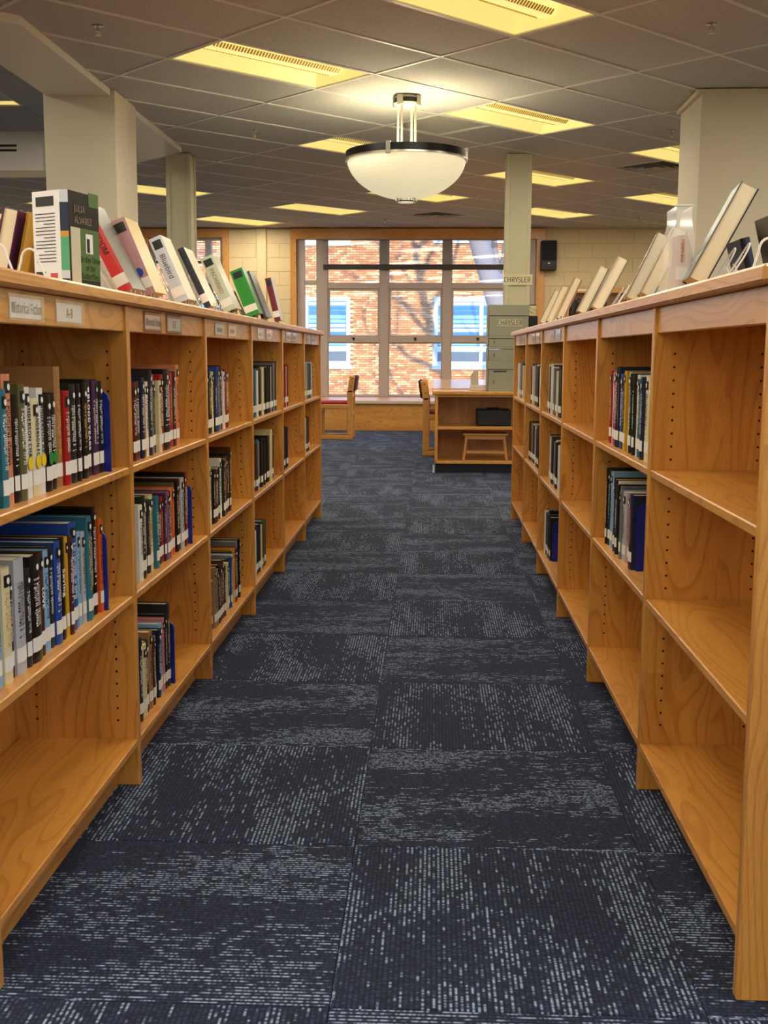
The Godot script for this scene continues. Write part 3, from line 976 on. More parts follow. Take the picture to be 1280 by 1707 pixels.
func bookcases() -> void:
	var ord := ["first", "second", "third", "fourth", "fifth", "sixth"]
	var oak := [M.oak_a, M.oak_b, M.oak_c]
	var holes := begin()
	for d in [0.05, 0.255]:
		for i in 30:
			var y := 0.17 + i * 0.0315
			var ring := []
			for k in 6:
				ring.append(Vector3(d + cos(k * PI / 3) * 0.0032, y + sin(k * PI / 3) * 0.0032, 0.0005))
			poly(holes, ring, Vector3.BACK)
	var hm := holes.commit()
	for run in 2:
		var s: int = -1 if run == 0 else 1
		var f: float = XL if run == 0 else XR
		var z0: float = ZL if run == 0 else ZR
		for k in 6:
			var zn := -(z0 + k * P)
			var zf := -(z0 + (k + 1) * P)
			var label: String
			if run == 0:
				label = ["oak bookcase bay under the Historical Fiction A-B signs", "oak bookcase bay under the brown framed Historical Fiction sign"][k] if k < 2 else "oak bookcase bay, %s in the Historical Fiction run" % ord[k]
			else:
				label = ["empty oak end bay with tall end panel and bare fascia", "oak bookcase bay with bright books beside the empty end bay", "empty oak bookcase bay between two bays of books"][k] if k < 3 else "oak bookcase bay, %s counted from the empty end bay" % ord[k]
			var t := thing("bookcase_bay", label, "bookcase", "bays of the Historical Fiction run" if run == 0 else "bays of the run with empty end bay", Vector3(f, 0, zn))
			var lf := 0.0   # local frame: x from the aisle face, z from the near upright
			var zi := -UT
			var ze := zf - zn
			var v := (k * 3 + run * 5) % 7
			side_box(t, "upright", s, lf, 0.0, 0.62, 0.0, 1.1926, 0.0, zi, oak[(k + run) % 3], 0.0025, 1, v)
			if k == 5:
				side_box(t, "upright", s, lf, 0.0, 0.62, 0.0, 1.1926, ze, ze - UT, oak[(k + 1) % 3], 0.0025, 1, v + 1)
			var hb := Basis() if s > 0 else Basis(Vector3.UP, 0.0) * Basis.from_scale(Vector3(-1, 1, 1))
			put(t, "pin_holes", hm, M.hole_dark, Vector3(0, 0, ze), hb).set_meta("kind", "stuff")
			side_box(t, "back_panel", s, lf, 0.302, 0.318, 0.10, 1.1926, zi, ze, oak[(k + 1 + run) % 3], 0.0, 1, v + 2)
			for fb in 2:
				var a := 0.003 if fb == 0 else 0.617
				var b := 0.300 if fb == 0 else 0.320
				for lv in [1, 2]:
					side_box(t, "shelf", s, lf, a, b, LEVEL[lv] - 0.019, LEVEL[lv], zi - 0.001, ze + 0.001, oak[(k + lv) % 3], 0.0025, 2, v + lv)
				side_box(t, "bottom_shelf", s, lf, a - 0.002 if fb == 0 else 0.619, b, LEVEL[3] - 0.018, LEVEL[3], zi, ze, oak[(k + 2) % 3], 0.002, 2, v + 3)
				side_box(t, "kick_board", s, lf, 0.056 if fb == 0 else 0.55, 0.072 if fb == 0 else 0.564, 0.0, LEVEL[3] - 0.018, zi, ze, oak[k % 3], 0.0, 2, v)
				side_box(t, "fascia", s, lf, 0.008 if fb == 0 else 0.594, 0.026 if fb == 0 else 0.612, 1.131, 1.1926, zi, ze, oak[(k + 1) % 3], 0.002, 2, v + 4)
		var w := thing("worktop", "long oak worktop over the Historical Fiction bays" if run == 0 else "long oak worktop over the run with empty end bay", "worktop", "bookcase worktops", Vector3(f, 1.1926, -z0))
		var zs := 0.03 if run == 0 else 0.016
		side_box(w, "top_board", s, 0.0, -0.02, 0.64, 0.0, TOP - 1.1926, zs, -(6 * P + UT + 0.022), M.oak_b, 0.005, 2, run * 3)
	# paper signs on the fascias
	for k in 6:
		for n in 2:
			var a := 0.20 + n * 0.245
			var kind: String
			if k == 0:
				kind = ["white Historical Fiction paper sign on the A-B bay", "white A-B paper sign beside the Historical Fiction sign"][n]
			elif k == 1:
				kind = ["Historical Fiction sign in a brown paper frame", "small C-E sign in a brown paper frame"][n]
			else:
				kind = "%s crinkled clear sleeve sign on the %s bay of the Historical Fiction run" % [["first", "second"][n], ord[k]]
			shelf_sign(-1, XL - 0.008, -(ZL + k * P + a), kind, k, n)
	for k in [3, 4, 5]:
		for n in 2:
			shelf_sign(1, XR + 0.008, -(ZR + k * P + 0.34 + n * 0.25), "%s paper sign on the %s bay from the empty end bay" % [["first", "second"][n], ord[k]], k, n)

func shelf_sign(s: int, x: float, z: float, label: String, k: int, n: int) -> void:
	var b := Basis(Vector3(0, 0, s), Vector3.UP, Vector3(-s, 0, 0))
	var t := thing("shelf_sign", label, "sign", "paper signs on the bookcase fascias", Vector3(x, 1.142, z), b)
	var wd := 0.155
	if k == 1 and s < 0:
		part(t, "brown_mount", Vector3(-0.018, -0.008, 0.0), Vector3(wd + 0.018, 0.046, 0.0012), M.kraft)
	part(t, "paper", Vector3(0, 0, 0.0012), Vector3(wd, 0.036, 0.0022), M.paper)
	part(t, "clear_sleeve", Vector3(-0.012, -0.005, 0.0040), Vector3(wd + 0.012, 0.042, 0.0048), M.sleeve_plastic)
	if s < 0 and k < 2:
		if n == 0:
			lettering(t, "Historical Fiction", 0.026, M.ink, Vector3(wd * 0.55, 0.017, 0.0024), Basis(), true, 0.70)
			part(t, "icon", Vector3(0.006, 0.009, 0.0022), Vector3(0.018, 0.027, 0.0026), M.ink)
		else:
			lettering(t, "A-B" if k == 0 else "C-E", 0.026, M.ink, Vector3(wd * 0.5, 0.017, 0.0024), Basis(), true)
	else:
		for q in 3:
			part(t, "printed_line", Vector3(0.03 + q * 0.034, 0.010, 0.0022), Vector3(0.055 + q * 0.034, 0.024, 0.0026), M.ink)

# ------------------------------------------------------------------ books on the shelves
const COVER := {
	"black": Color(0.045, 0.042, 0.045), "charcoal": Color(0.15, 0.15, 0.16), "dark green": Color(0.07, 0.14, 0.10), "olive": Color(0.36, 0.35, 0.20), "brown": Color(0.28, 0.15, 0.09),
	"tan": Color(0.62, 0.44, 0.25), "orange": Color(0.80, 0.33, 0.12), "red": Color(0.62, 0.09, 0.09), "maroon": Color(0.32, 0.05, 0.07), "crimson": Color(0.66, 0.13, 0.24), "pink": Color(0.80, 0.48, 0.52),
	"mauve": Color(0.52, 0.36, 0.46), "purple": Color(0.24, 0.13, 0.28), "navy": Color(0.07, 0.11, 0.24), "blue": Color(0.11, 0.28, 0.58), "pale blue": Color(0.50, 0.68, 0.82), "teal": Color(0.16, 0.42, 0.48),
	"white": Color(0.86, 0.85, 0.82), "cream": Color(0.84, 0.80, 0.62), "grey": Color(0.46, 0.46, 0.47), "silver": Color(0.68, 0.69, 0.70), "yellow": Color(0.80, 0.62, 0.14), "peach": Color(0.82, 0.52, 0.36), "magenta": Color(0.66, 0.16, 0.44), "green": Color(0.16, 0.52, 0.18)}
# each row from its window end towards the near end of the bay: colour letter codes are spelled out; thickness cm, height cm
const ROWS := [
	["L", 0, 1, -2.577, true, 0.0, "black 3 21,purple 2.6 21.4,purple 2.4 21.2,black 4.4 21.6 BLOOD YEARS,black 3 20.8,black 2.8 20.6,black 2.6 20.8,dark green 4 20.8,red 3.6 19.6,tan 3.6 24.6,black 3.6 19.4 .green,black 3.6 19.2 .green,white 3.4 20.6 ANDERSON ASHES,cream 4 18.8 ANDERSON FORGE,white 3.6 21 ANDERSON CHAINS,olive 3.2 21.6,black 2.6 19.8,peach 4.2 23.6,teal 3 21,brown 3 22"],
	["L", 0, 2, -2.52, true, 0.0, "orange 2.4 21.6,black 2.8 24.6,black 2.6 22.6,teal 3.2 23.4,silver 2.4 20.4,pale blue 2.2 20.8,blue 5.4 23.4,brown 2.2 21,yellow 1.8 21.2,black 3.2 21.4 Saving,blue 3.6 21.2,charcoal 2.6 20.8,pale blue 3.2 20.4,brown 3 20.6 LOVE,black 5.4 20.8,charcoal 2.6 19,silver 5 21.6,black 2 19,cream 4 21,pale blue 2.8 18,orange 2 17.8,black 4 22"],
	["L", 1, 1, -3.36, false, 0.0, "peach 3.4 23.8,brown 3.2 22,crimson 3.8 21.8,black 3 21.2,black 7.4 22.8,red 3.4 21.4,cream 2.8 19.8,charcoal 2.4 19.8,grey 2.8 21.6,pale blue 2 20.6,charcoal 3 22.8,white 3 19.8,tan 2.6 20,navy 3 21"],
	["L", 1, 2, -3.44, true, 0.0, "red 3.2 22.6,black 2.6 22.8,silver 4 21.6,maroon 2.4 21.6,black 2.6 21.4,olive 2.4 21,orange 2.8 20,peach 2.8 20,navy 2.6 19.6,mauve 2.6 19.6,purple 2.2 19.4,red 2.2 18.8,dark green 3 18.6,black 3 19,teal 3 20"],
	["L", 1, 3, -3.165, true, 0.0, "charcoal 3.6 24.4,black 2.2 22,pink 2.2 21.2,pale blue 3.4 20.4,navy 2.8 19.4,charcoal 2.4 19,cream 2 18.6,brown 2.4 19"],
	["L", 2, 1, -4.205, false, 0.0, "olive 3.4 21.4,white 2.4 21,charcoal 2.6 21.2,red 3.2 21.4,white 3 20.6,brown 3 23,grey 2.8 20.8,black 2.6 20.4,blue 4 22.6,charcoal 2.6 20,yellow 2.4 20,cream 2.8 21,black 3 20"],
	["L", 2, 2, -4.209, false, 0.0, "brown 3 24,black 3.6 21.8,red 2.6 20.8,charcoal 3.2 21.4,tan 2.6 21,dark green 2.6 20.6,white 4.2 21.4,black 2.6 18.6,cream 2.8 18.6,black 3 18.4,brown 3 18.8,black 2.8 19"],
	["L", 2, 3, -4.369, false, 0.0, "black 3.6 23.4,grey 3.4 23,charcoal 2.8 21,red 2.2 21.4,yellow 2 21.4,dark green 2.6 20.6,white 2.4 20,blue 2.6 19.6,navy 2.8 19.6,charcoal 2.8 19.6,cream 2.8 18.8,tan 3 18.6,brown 3 18.8"],
	["L", 3, 1, -5.471, false, 0.0, "white 3.4 20.6,charcoal 3 23.4,grey 3.2 22.8,olive 3 21.6,cream 3 21.4,black 3.4 21.6,white 2.8 21,charcoal 3 21.2,silver 2.8 21,black 3 21.6,white 2.8 21.2,black 3 21,olive 3 21,black 3 21.2"],
	["L", 3, 2, -5.334, false, 0.0, "brown 2.6 20.4,white 3 21,cream 6 23.6,black 3.2 21,charcoal 3 20.6,black 3 20.8,navy 3 20.4,black 3 20.6,charcoal 3 20.4,black 3 20,maroon 3 19"],
	["L", 3, 3, -5.053, false, 0.0, "black 2.6 20.6,olive 2.4 21.4,teal 4.4 21.2,brown 2.6 20.8"],
	["L", 4, 1, -5.918, false, 0.0, "cream 3 20.8,maroon 3.4 21.6,crimson 3.2 21.8,white 2.8 20.4,red 3.4 21.6,tan 3 20.2"],
	["L", 4, 2, -5.886, false, 0.0, "white 2.6 20.8,black 3 21,navy 3 21,charcoal 3 20.8,black 3 20.8"],
	["L", 5, 1, -7.06, false, 0.0, "silver 3 20.8,pale blue 3.4 22,white 3 21.4,black 4 21,charcoal 3 20.6,cream 3 20.4,black 4 20.6,grey 4 20.6"],
	["L", 5, 2, -6.932, false, 0.0, "tan 3 20.6,silver 2.8 20,brown 3 20.6,grey 3 19.4,cream 3 19,brown 3 20"],
	["R", 1, 1, -3.56, false, -2.88, "red 3.4 22.4,white 2.2 22,black 2.2 22,white 2.6 22.4,magenta 4.4 22.6,black 2.6 23.8,navy 2.4 23.6,blue 4.6 21.8,charcoal 2.4 21.2,white 2.2 21.6,yellow 2.6 22.8,maroon 2.4 22.6,white 2.6 22.4,dark green 3 22.2,silver 3 21,black 3 22,white 3 22,teal 3 21"],
	["R", 1, 2, -3.545, true, -3.06, "black 2.4 24,dark green 2.8 23.6,pale blue 4 23.4,black 2 21.8,yellow 2.6 21.6,purple 2.4 21.6,white 2.2 21.6,dark green 3 20.8,mauve 2.8 20.6,teal 2.6 20.4,grey 2.4 20.2,silver 5.4 20.2,pink 2.6 20"],
	["R", 3, 1, -5.511, false, -4.87, "dark green 3.6 20.6,charcoal 3 19.6,olive 3 21.8,grey 3 20.6,cream 3.2 22.6,maroon 3 21.6,white 3 23,silver 3.2 22.2,charcoal 3.4 22.4,white 3 21.6,grey 3 21"],
	["R", 3, 2, -5.36, false, -4.86, "black 3 21.4,silver 3 21,charcoal 3 20.8,white 3 20.6,black 3 20.8,brown 3 20.8,black 4 20.4,grey 3.4 19.8,charcoal 4 20.2"],
	["R", 3, 3, -5.44, true, -5.19, "white 3.2 20.8,brown 3 20.4,teal 3 20.2,black 3.4 22.4,charcoal 3 20.6,maroon 3 18.6"],
	["R", 4, 1, -6.42, false, -5.86, "brown 3 19.6,charcoal 3 20.6,maroon 3 20.2,tan 3 21.2,charcoal 3 22,white 3.4 21,silver 3 21,brown 3 20.4,cream 3 20.4"],
	["R", 4, 2, -6.40, false, -5.86, "black 3 21.4,charcoal 3 21.2,black 3 21,brown 3 20.8,tan 3.4 21.2,cream 3 21,black 3 20.2,navy 3.6 20"],
	["R", 5, 1, -7.34, false, -7.0, "white 3 21.4,cream 3 20.8,silver 3.4 21,white 3 20.4"],
]

func arc_strip(s: SurfaceTool, t: float, bulge: float, off: float, y0: float, y1: float) -> void:
	for k in 4:
		var a := -1.0 + k * 0.5
		var b := a + 0.5
		var pa := Vector2(bulge * (1.0 - a * a) + off, a * t * 0.5)
		var pb := Vector2(bulge * (1.0 - b * b) + off, b * t * 0.5)
		var nx := Vector3(1.0, 0, (a + b) * bulge * 2.0 / t).normalized()
		poly(s, [Vector3(pa.x, y0, pa.y), Vector3(pb.x, y0, pb.y), Vector3(pb.x, y1, pb.y), Vector3(pa.x, y1, pa.y)], nx, [Vector2((1 - a) * 0.5, 1), Vector2((1 - b) * 0.5, 1), Vector2((1 - b) * 0.5, 0), Vector2((1 - a) * 0.5, 0)])

func book_parts(t: Node3D, h: float, d: float, th: float, m: Material, detail: int, words: String, tint: String, seedn: int) -> void:
	# spine towards +x at x = 0, fore-edge at -d, thickness along z, standing on y = 0
	var bulge := minf(0.0045, th * 0.14)
	var s := begin()
	addbox(s, Vector3(-d, 0, th * 0.5 - 0.0022), Vector3(0, h, th * 0.5))
	addbox(s, Vector3(-d, 0, -th * 0.5), Vector3(0, h, -th * 0.5 + 0.0022))
	arc_strip(s, th, bulge, 0.0, 0.0, h)
	for y in [0.0, h]:
		var ring := []
		for k in 5:
			var a := -1.0 + k * 0.5
			ring.append(Vector3(bulge * (1.0 - a * a), y, a * th * 0.5))
		ring.append(Vector3(-0.003, y, th * 0.5))
		ring.append(Vector3(-0.003, y, -th * 0.5))
		poly(s, ring, Vector3.UP if y > 0 else Vector3.DOWN)
	put(t, "cover", s.commit(), m)
	part(t, "pages", Vector3(-d + 0.004, 0.003, -th * 0.5 + 0.0024), Vector3(-0.002, h - 0.003, th * 0.5 - 0.0024), M.pages)
	s = begin()
	arc_strip(s, th, bulge, 0.0007, 0.022, 0.050)
	put(t, "spine_label", s.commit(), M.paper)
	if detail > 0:
		if words != "" and not words.begins_with("."):
			var ht := minf(th * 0.62, 0.021)
			lettering(t, words, ht, M[tint], Vector3(bulge + 0.0006, h * 0.56, 0), Basis(Vector3(0, -1, 0), Vector3(0, 0, -1), Vector3(1, 0, 0)), true, minf(1.0, (h - 0.085) / (words.length() * ht * 0.62)))
		else:
			s = begin()
			arc_strip(s, th, bulge, 0.0005, 0.062, h - 0.042)
			put(t, "spine_print", s.commit(), M["print_%s%d" % [["w", "g", "d"][0 if tint == "white_ink" else 2] if seedn % 5 else "g", seedn % 3]])
		if words == ".green" or words.begins_with("ANDERSON"):
			s = begin()
			for k in 10:
				pass
			lathe(s, [Vector2(0.0, 0.0008), Vector2(minf(th * 0.45, 0.013), 0.0008), Vector2(minf(th * 0.45, 0.013), 0.0)], 14)
			put(t, "number_dot", s.commit(), M.dot_green if words == ".green" else M.dot_yellow, Vector3(bulge + 0.0004, 0.066, 0), Basis(Vector3.FORWARD, PI / 2))
		if seedn % 7 != 3:
			s = begin()
			arc_strip(s, th * 0.7, bulge * 0.5, bulge * 0.5 + 0.0006, h - 0.034, h - 0.012)
			var st := put(t, "genre_sticker", s.commit(), M.sticker_dark)
			s = begin()
			lathe(s, [Vector2(0.0, 0.0006), Vector2(minf(th * 0.2, 0.006), 0.0006), Vector2(minf(th * 0.2, 0.006), 0.0)], 10)
			put(st, "sticker_mark", s.commit(), M.white_ink, Vector3(bulge + 0.0006, h - 0.023, 0), Basis(Vector3.FORWARD, PI / 2))

func shelf_books() -> void:
	mat("dot_green", Color(0.10, 0.50, 0.22), 0.5)
	mat("dot_yellow", Color(0.90, 0.78, 0.08), 0.5)
	mat("sticker_dark", Color(0.05, 0.09, 0.07), 0.4)
	for c in COVER:
		mat("cover " + c, COVER[c], 0.38)
	var lv := ["", "upper", "middle", "bottom"]
	var ord := ["first", "second", "third", "fourth", "fifth", "sixth"]
	var n := 0
	for row in ROWS:
		var left: bool = row[0] == "L"
		var k: int = row[1]
		var y: float = LEVEL[row[2]]
		var z: float = row[3]
		var stop: float = -((ZL if left else ZR) + k * P + UT + 0.004)
		if row[5] < 0.0:
			stop = row[5]
		elif left:
			stop = minf(stop, -(ZL + k * P + UT) * 1.045 + 0.05) if k > 0 else -1.86
		var bay: String
		if left:
			bay = "A-B bay" if k == 0 else "%s Historical Fiction bay" % ord[k]
		else:
			bay = "bay beside empty end bay" if k == 1 else "%s bay past empty end bay" % ord[k]
		var end := "window end"
		var x0: float = XL - 0.033 if left else XR + 0.033
		var basis := Basis() if left else Basis(Vector3.UP, PI)
		if row[4] and left:
			end = "blue bookend"
			bookend(Vector3(x0, y, z - 0.002), -1, "blue bookend on %s shelf of %s" % [lv[row[2]], bay])
		var i := 0
		var specs := String(row[6]).split(",")
		var spare := ["black", "charcoal", "brown", "navy", "white", "grey", "black", "maroon", "cream", "teal", "tan", "dark green"]
		while specs.size() < 34:
			specs.append("%s %.1f %.1f" % [spare[(specs.size() * 5 + k * 3 + row[2]) % 12], 3.2 + rng.randf() * 1.4, 19.5 + rng.randf() * 2.5])
		for spec in specs:
			var f: PackedStringArray = spec.split(" ")
			var a := 1
			var cname := f[0]
			if not f[1].is_valid_float():
				cname = f[0] + " " + f[1]
				a = 2
			var th := f[a].to_float() * 0.01
			var h := f[a + 1].to_float() * 0.01
			var words := " ".join(f.slice(a + 2))
			if z + th > stop:
				break
			i += 1
			n += 1
			var place := "%d%s" % [i, "th" if i > 3 and i < 21 else ["th", "st", "nd", "rd"][i % 10 if i % 10 < 4 else 0]]
			var t := thing("library_book", "%s book, %s from the %s, %s shelf, %s" % [cname, place, end, lv[row[2]], bay], "book", "books on the bookcase shelves", Vector3(x0 + (rng.randf() - 0.5) * 0.012, y, z + th * 0.5), basis)
			var pale: bool = COVER[cname].get_luminance() > 0.4
			book_parts(t, h, 0.145 + rng.randf() * 0.02, th - 0.0015, M["cover " + cname], 1 if k < 3 else 0, words, "ink" if pale else "white_ink", n)
			z += th
		if row[4] and not left:
			bookend(Vector3(x0, y, z + 0.003), 1, "blue bookend on %s shelf of %s" % [lv[row[2]], bay])

func bookend(at: Vector3, side: int, label: String) -> void:
	var t := thing("bookend", label, "bookend", "blue metal bookends", at)
	var s := begin()
	var pts := PackedVector2Array()
	var ex := 0.016 if side < 0 else -0.008
	for p in [[-0.11, 0.0], [ex, 0.0], [ex, 0.165], [ex - 0.004, 0.178], [ex - 0.014, 0.186], [-0.09, 0.186], [-0.104, 0.18], [-0.11, 0.165]]:
		pts.append(Vector2(p[0] * -side, p[1]))
	prism(s, pts, -0.003, 0.003)
	put(t, "plate", s.commit(), M.bookend_blue, Vector3.ZERO, Basis(Vector3(1, 0, 0), Vector3(0, 0, -1), Vector3(0, 1, 0)))
	part(t, "foot", Vector3(minf(side * 0.10, -side * ex), 0.0, -0.012 if side < 0 else -0.003), Vector3(maxf(side * 0.10, -side * ex), 0.003, 0.003 if side < 0 else 0.012), M.bookend_blue, 0.001)

# ------------------------------------------------------------------ display books on the worktops
func display_book(label: String, at: Vector3, to_aisle: int, h: float, w: float, th: float, lean: float, spine: Color, face: Color, turn := 0.0, words := "", tint := "ink", detail := true) -> Node3D:
	var b := (Basis() if to_aisle > 0 else Basis(Vector3.UP, PI)) * Basis(Vector3.UP, turn) * Basis(Vector3.BACK, deg_to_rad(lean))
	var t := thing("display_book", label, "book", "books displayed on the worktops", Vector3(at.x, TOP + maxf(th * sin(deg_to_rad(lean)), 0.0) + 0.002, at.z), b)
	var cm := mat("spine %s" % spine.to_html(), spine, 0.3)
	var fm := mat("face %s" % face.to_html(), face, 0.25)
	var s := begin()
	arc_strip(s, th, 0.003, 0.0, 0.0, h)
	put(t, "spine", s.commit(), cm, Vector3(-th * 0.5, 0, 0), Basis(Vector3(0, 0, 1), Vector3.UP, Vector3(-1, 0, 0)))
	part(t, "front_cover", Vector3(-0.0028, 0, -w), Vector3(0, h, 0), fm, 0.0008)
	part(t, "back_cover", Vector3(-th, 0, -w), Vector3(-th + 0.0028, h, 0), cm, 0.0008)
	part(t, "pages", Vector3(-th + 0.003, 0.003, -w + 0.005), Vector3(-0.003, h - 0.003, -0.001), M.pages)
	if detail:
		s = begin()
		arc_strip(s, th, 0.003, 0.0008, 0.018, 0.046)
		put(t, "spine_label", s.commit(), M.paper, Vector3(-th * 0.5, 0, 0), Basis(Vector3(0, 0, 1), Vector3.UP, Vector3(-1, 0, 0)))
		s = begin()
		arc_strip(s, th * 0.7, 0.002, 0.0016, h - 0.036, h - 0.010)
		put(t, "genre_sticker", s.commit(), M.sticker_dark, Vector3(-th * 0.5, 0, 0), Basis(Vector3(0, 0, 1), Vector3.UP, Vector3(-1, 0, 0)))
		if words != "":
			var ht := minf(th * 0.6, 0.020)
			lettering(t, words, ht, M[tint], Vector3(-th * 0.5, h * 0.55, 0.0036), Basis(Vector3(0, -1, 0), Vector3(1, 0, 0), Vector3(0, 0, 1)), false, minf(1.0, (h - 0.095) / (words.length() * ht * 0.6)))
	return t

func wire_stand(label: String, at: Vector3, to_aisle: int, w: float, lean: float, white: bool, tall := 0.13, props := true) -> void:
	var b := Basis() if to_aisle > 0 else Basis(Vector3.UP, PI)
	var t := thing("wire_stand", label, "book stand", "wire book stands", at, b)
	var m: Material = M.wire_white if white else M.wire_black
	var k := tan(deg_to_rad(lean))
	for q in [0.0, 1.0]:
		var z0: float = -0.01 - q * (w - 0.05)
		var s := begin()
		var pts := [Vector3(0.032, 0.022, z0), Vector3(0.032, 0.003, z0), Vector3(-0.012, 0.003, z0)]
		var n := 9
		for i in n:
			var a := PI * i / (n - 1)
			pts.append(Vector3(-0.014 - (tall - 0.03 + 0.03 * sin(a)) * k - 0.004, tall - 0.03 + 0.03 * sin(a), z0 - 0.018 + 0.018 * cos(a)))
		pts.append(Vector3(-0.012, 0.003, z0 - 0.036))
		pts.append(Vector3(0.032, 0.003, z0 - 0.036))
		pts.append(Vector3(0.032, 0.022, z0 - 0.036))
		tube(s, pts, 0.0022, 6)
		put(t, "loop", s.commit(), m)
		if not props:
			continue
		s = begin()
		tube(s, [Vector3(-0.016 - (tall - 0.01) * k, tall - 0.01, z0 - 0.018), Vector3(-0.03 - tall * 0.85, 0.003, z0 - 0.018), Vector3(-0.012, 0.003, z0 - 0.018)], 0.0022, 6)
		put(t, "prop", s.commit(), m)

func wire_loops(label: String, at: Vector3) -> void:   # two inverted loops across the worktop on a low base
	var t := thing("wire_stand", label, "book stand", "wire book stands", at)
	for k in 2:
		var pts := [Vector3(-0.026 + k * 0.04, 0.003, -0.06 * k)]
		for i in 9:
			var a := PI * i / 8.0
			pts.append(Vector3(0.002 + k * 0.04 - 0.017 * cos(a), 0.042 + 0.022 * sin(a) - 0.004 * k, -0.06 * k))
		pts.append(Vector3(0.034 + k * 0.04, 0.003, -0.06 * k))
		var s := begin()
		tube(s, pts, 0.0024, 7)
		put(t, "loop", s.commit(), M.wire_white)
	for x in [-0.02, 0.06]:
		var s := begin()
		tube(s, [Vector3(x, 0.003, 0.0), Vector3(x, 0.003, -0.14)], 0.0022, 6)
		put(t, "base_wire", s.commit(), M.wire_white)

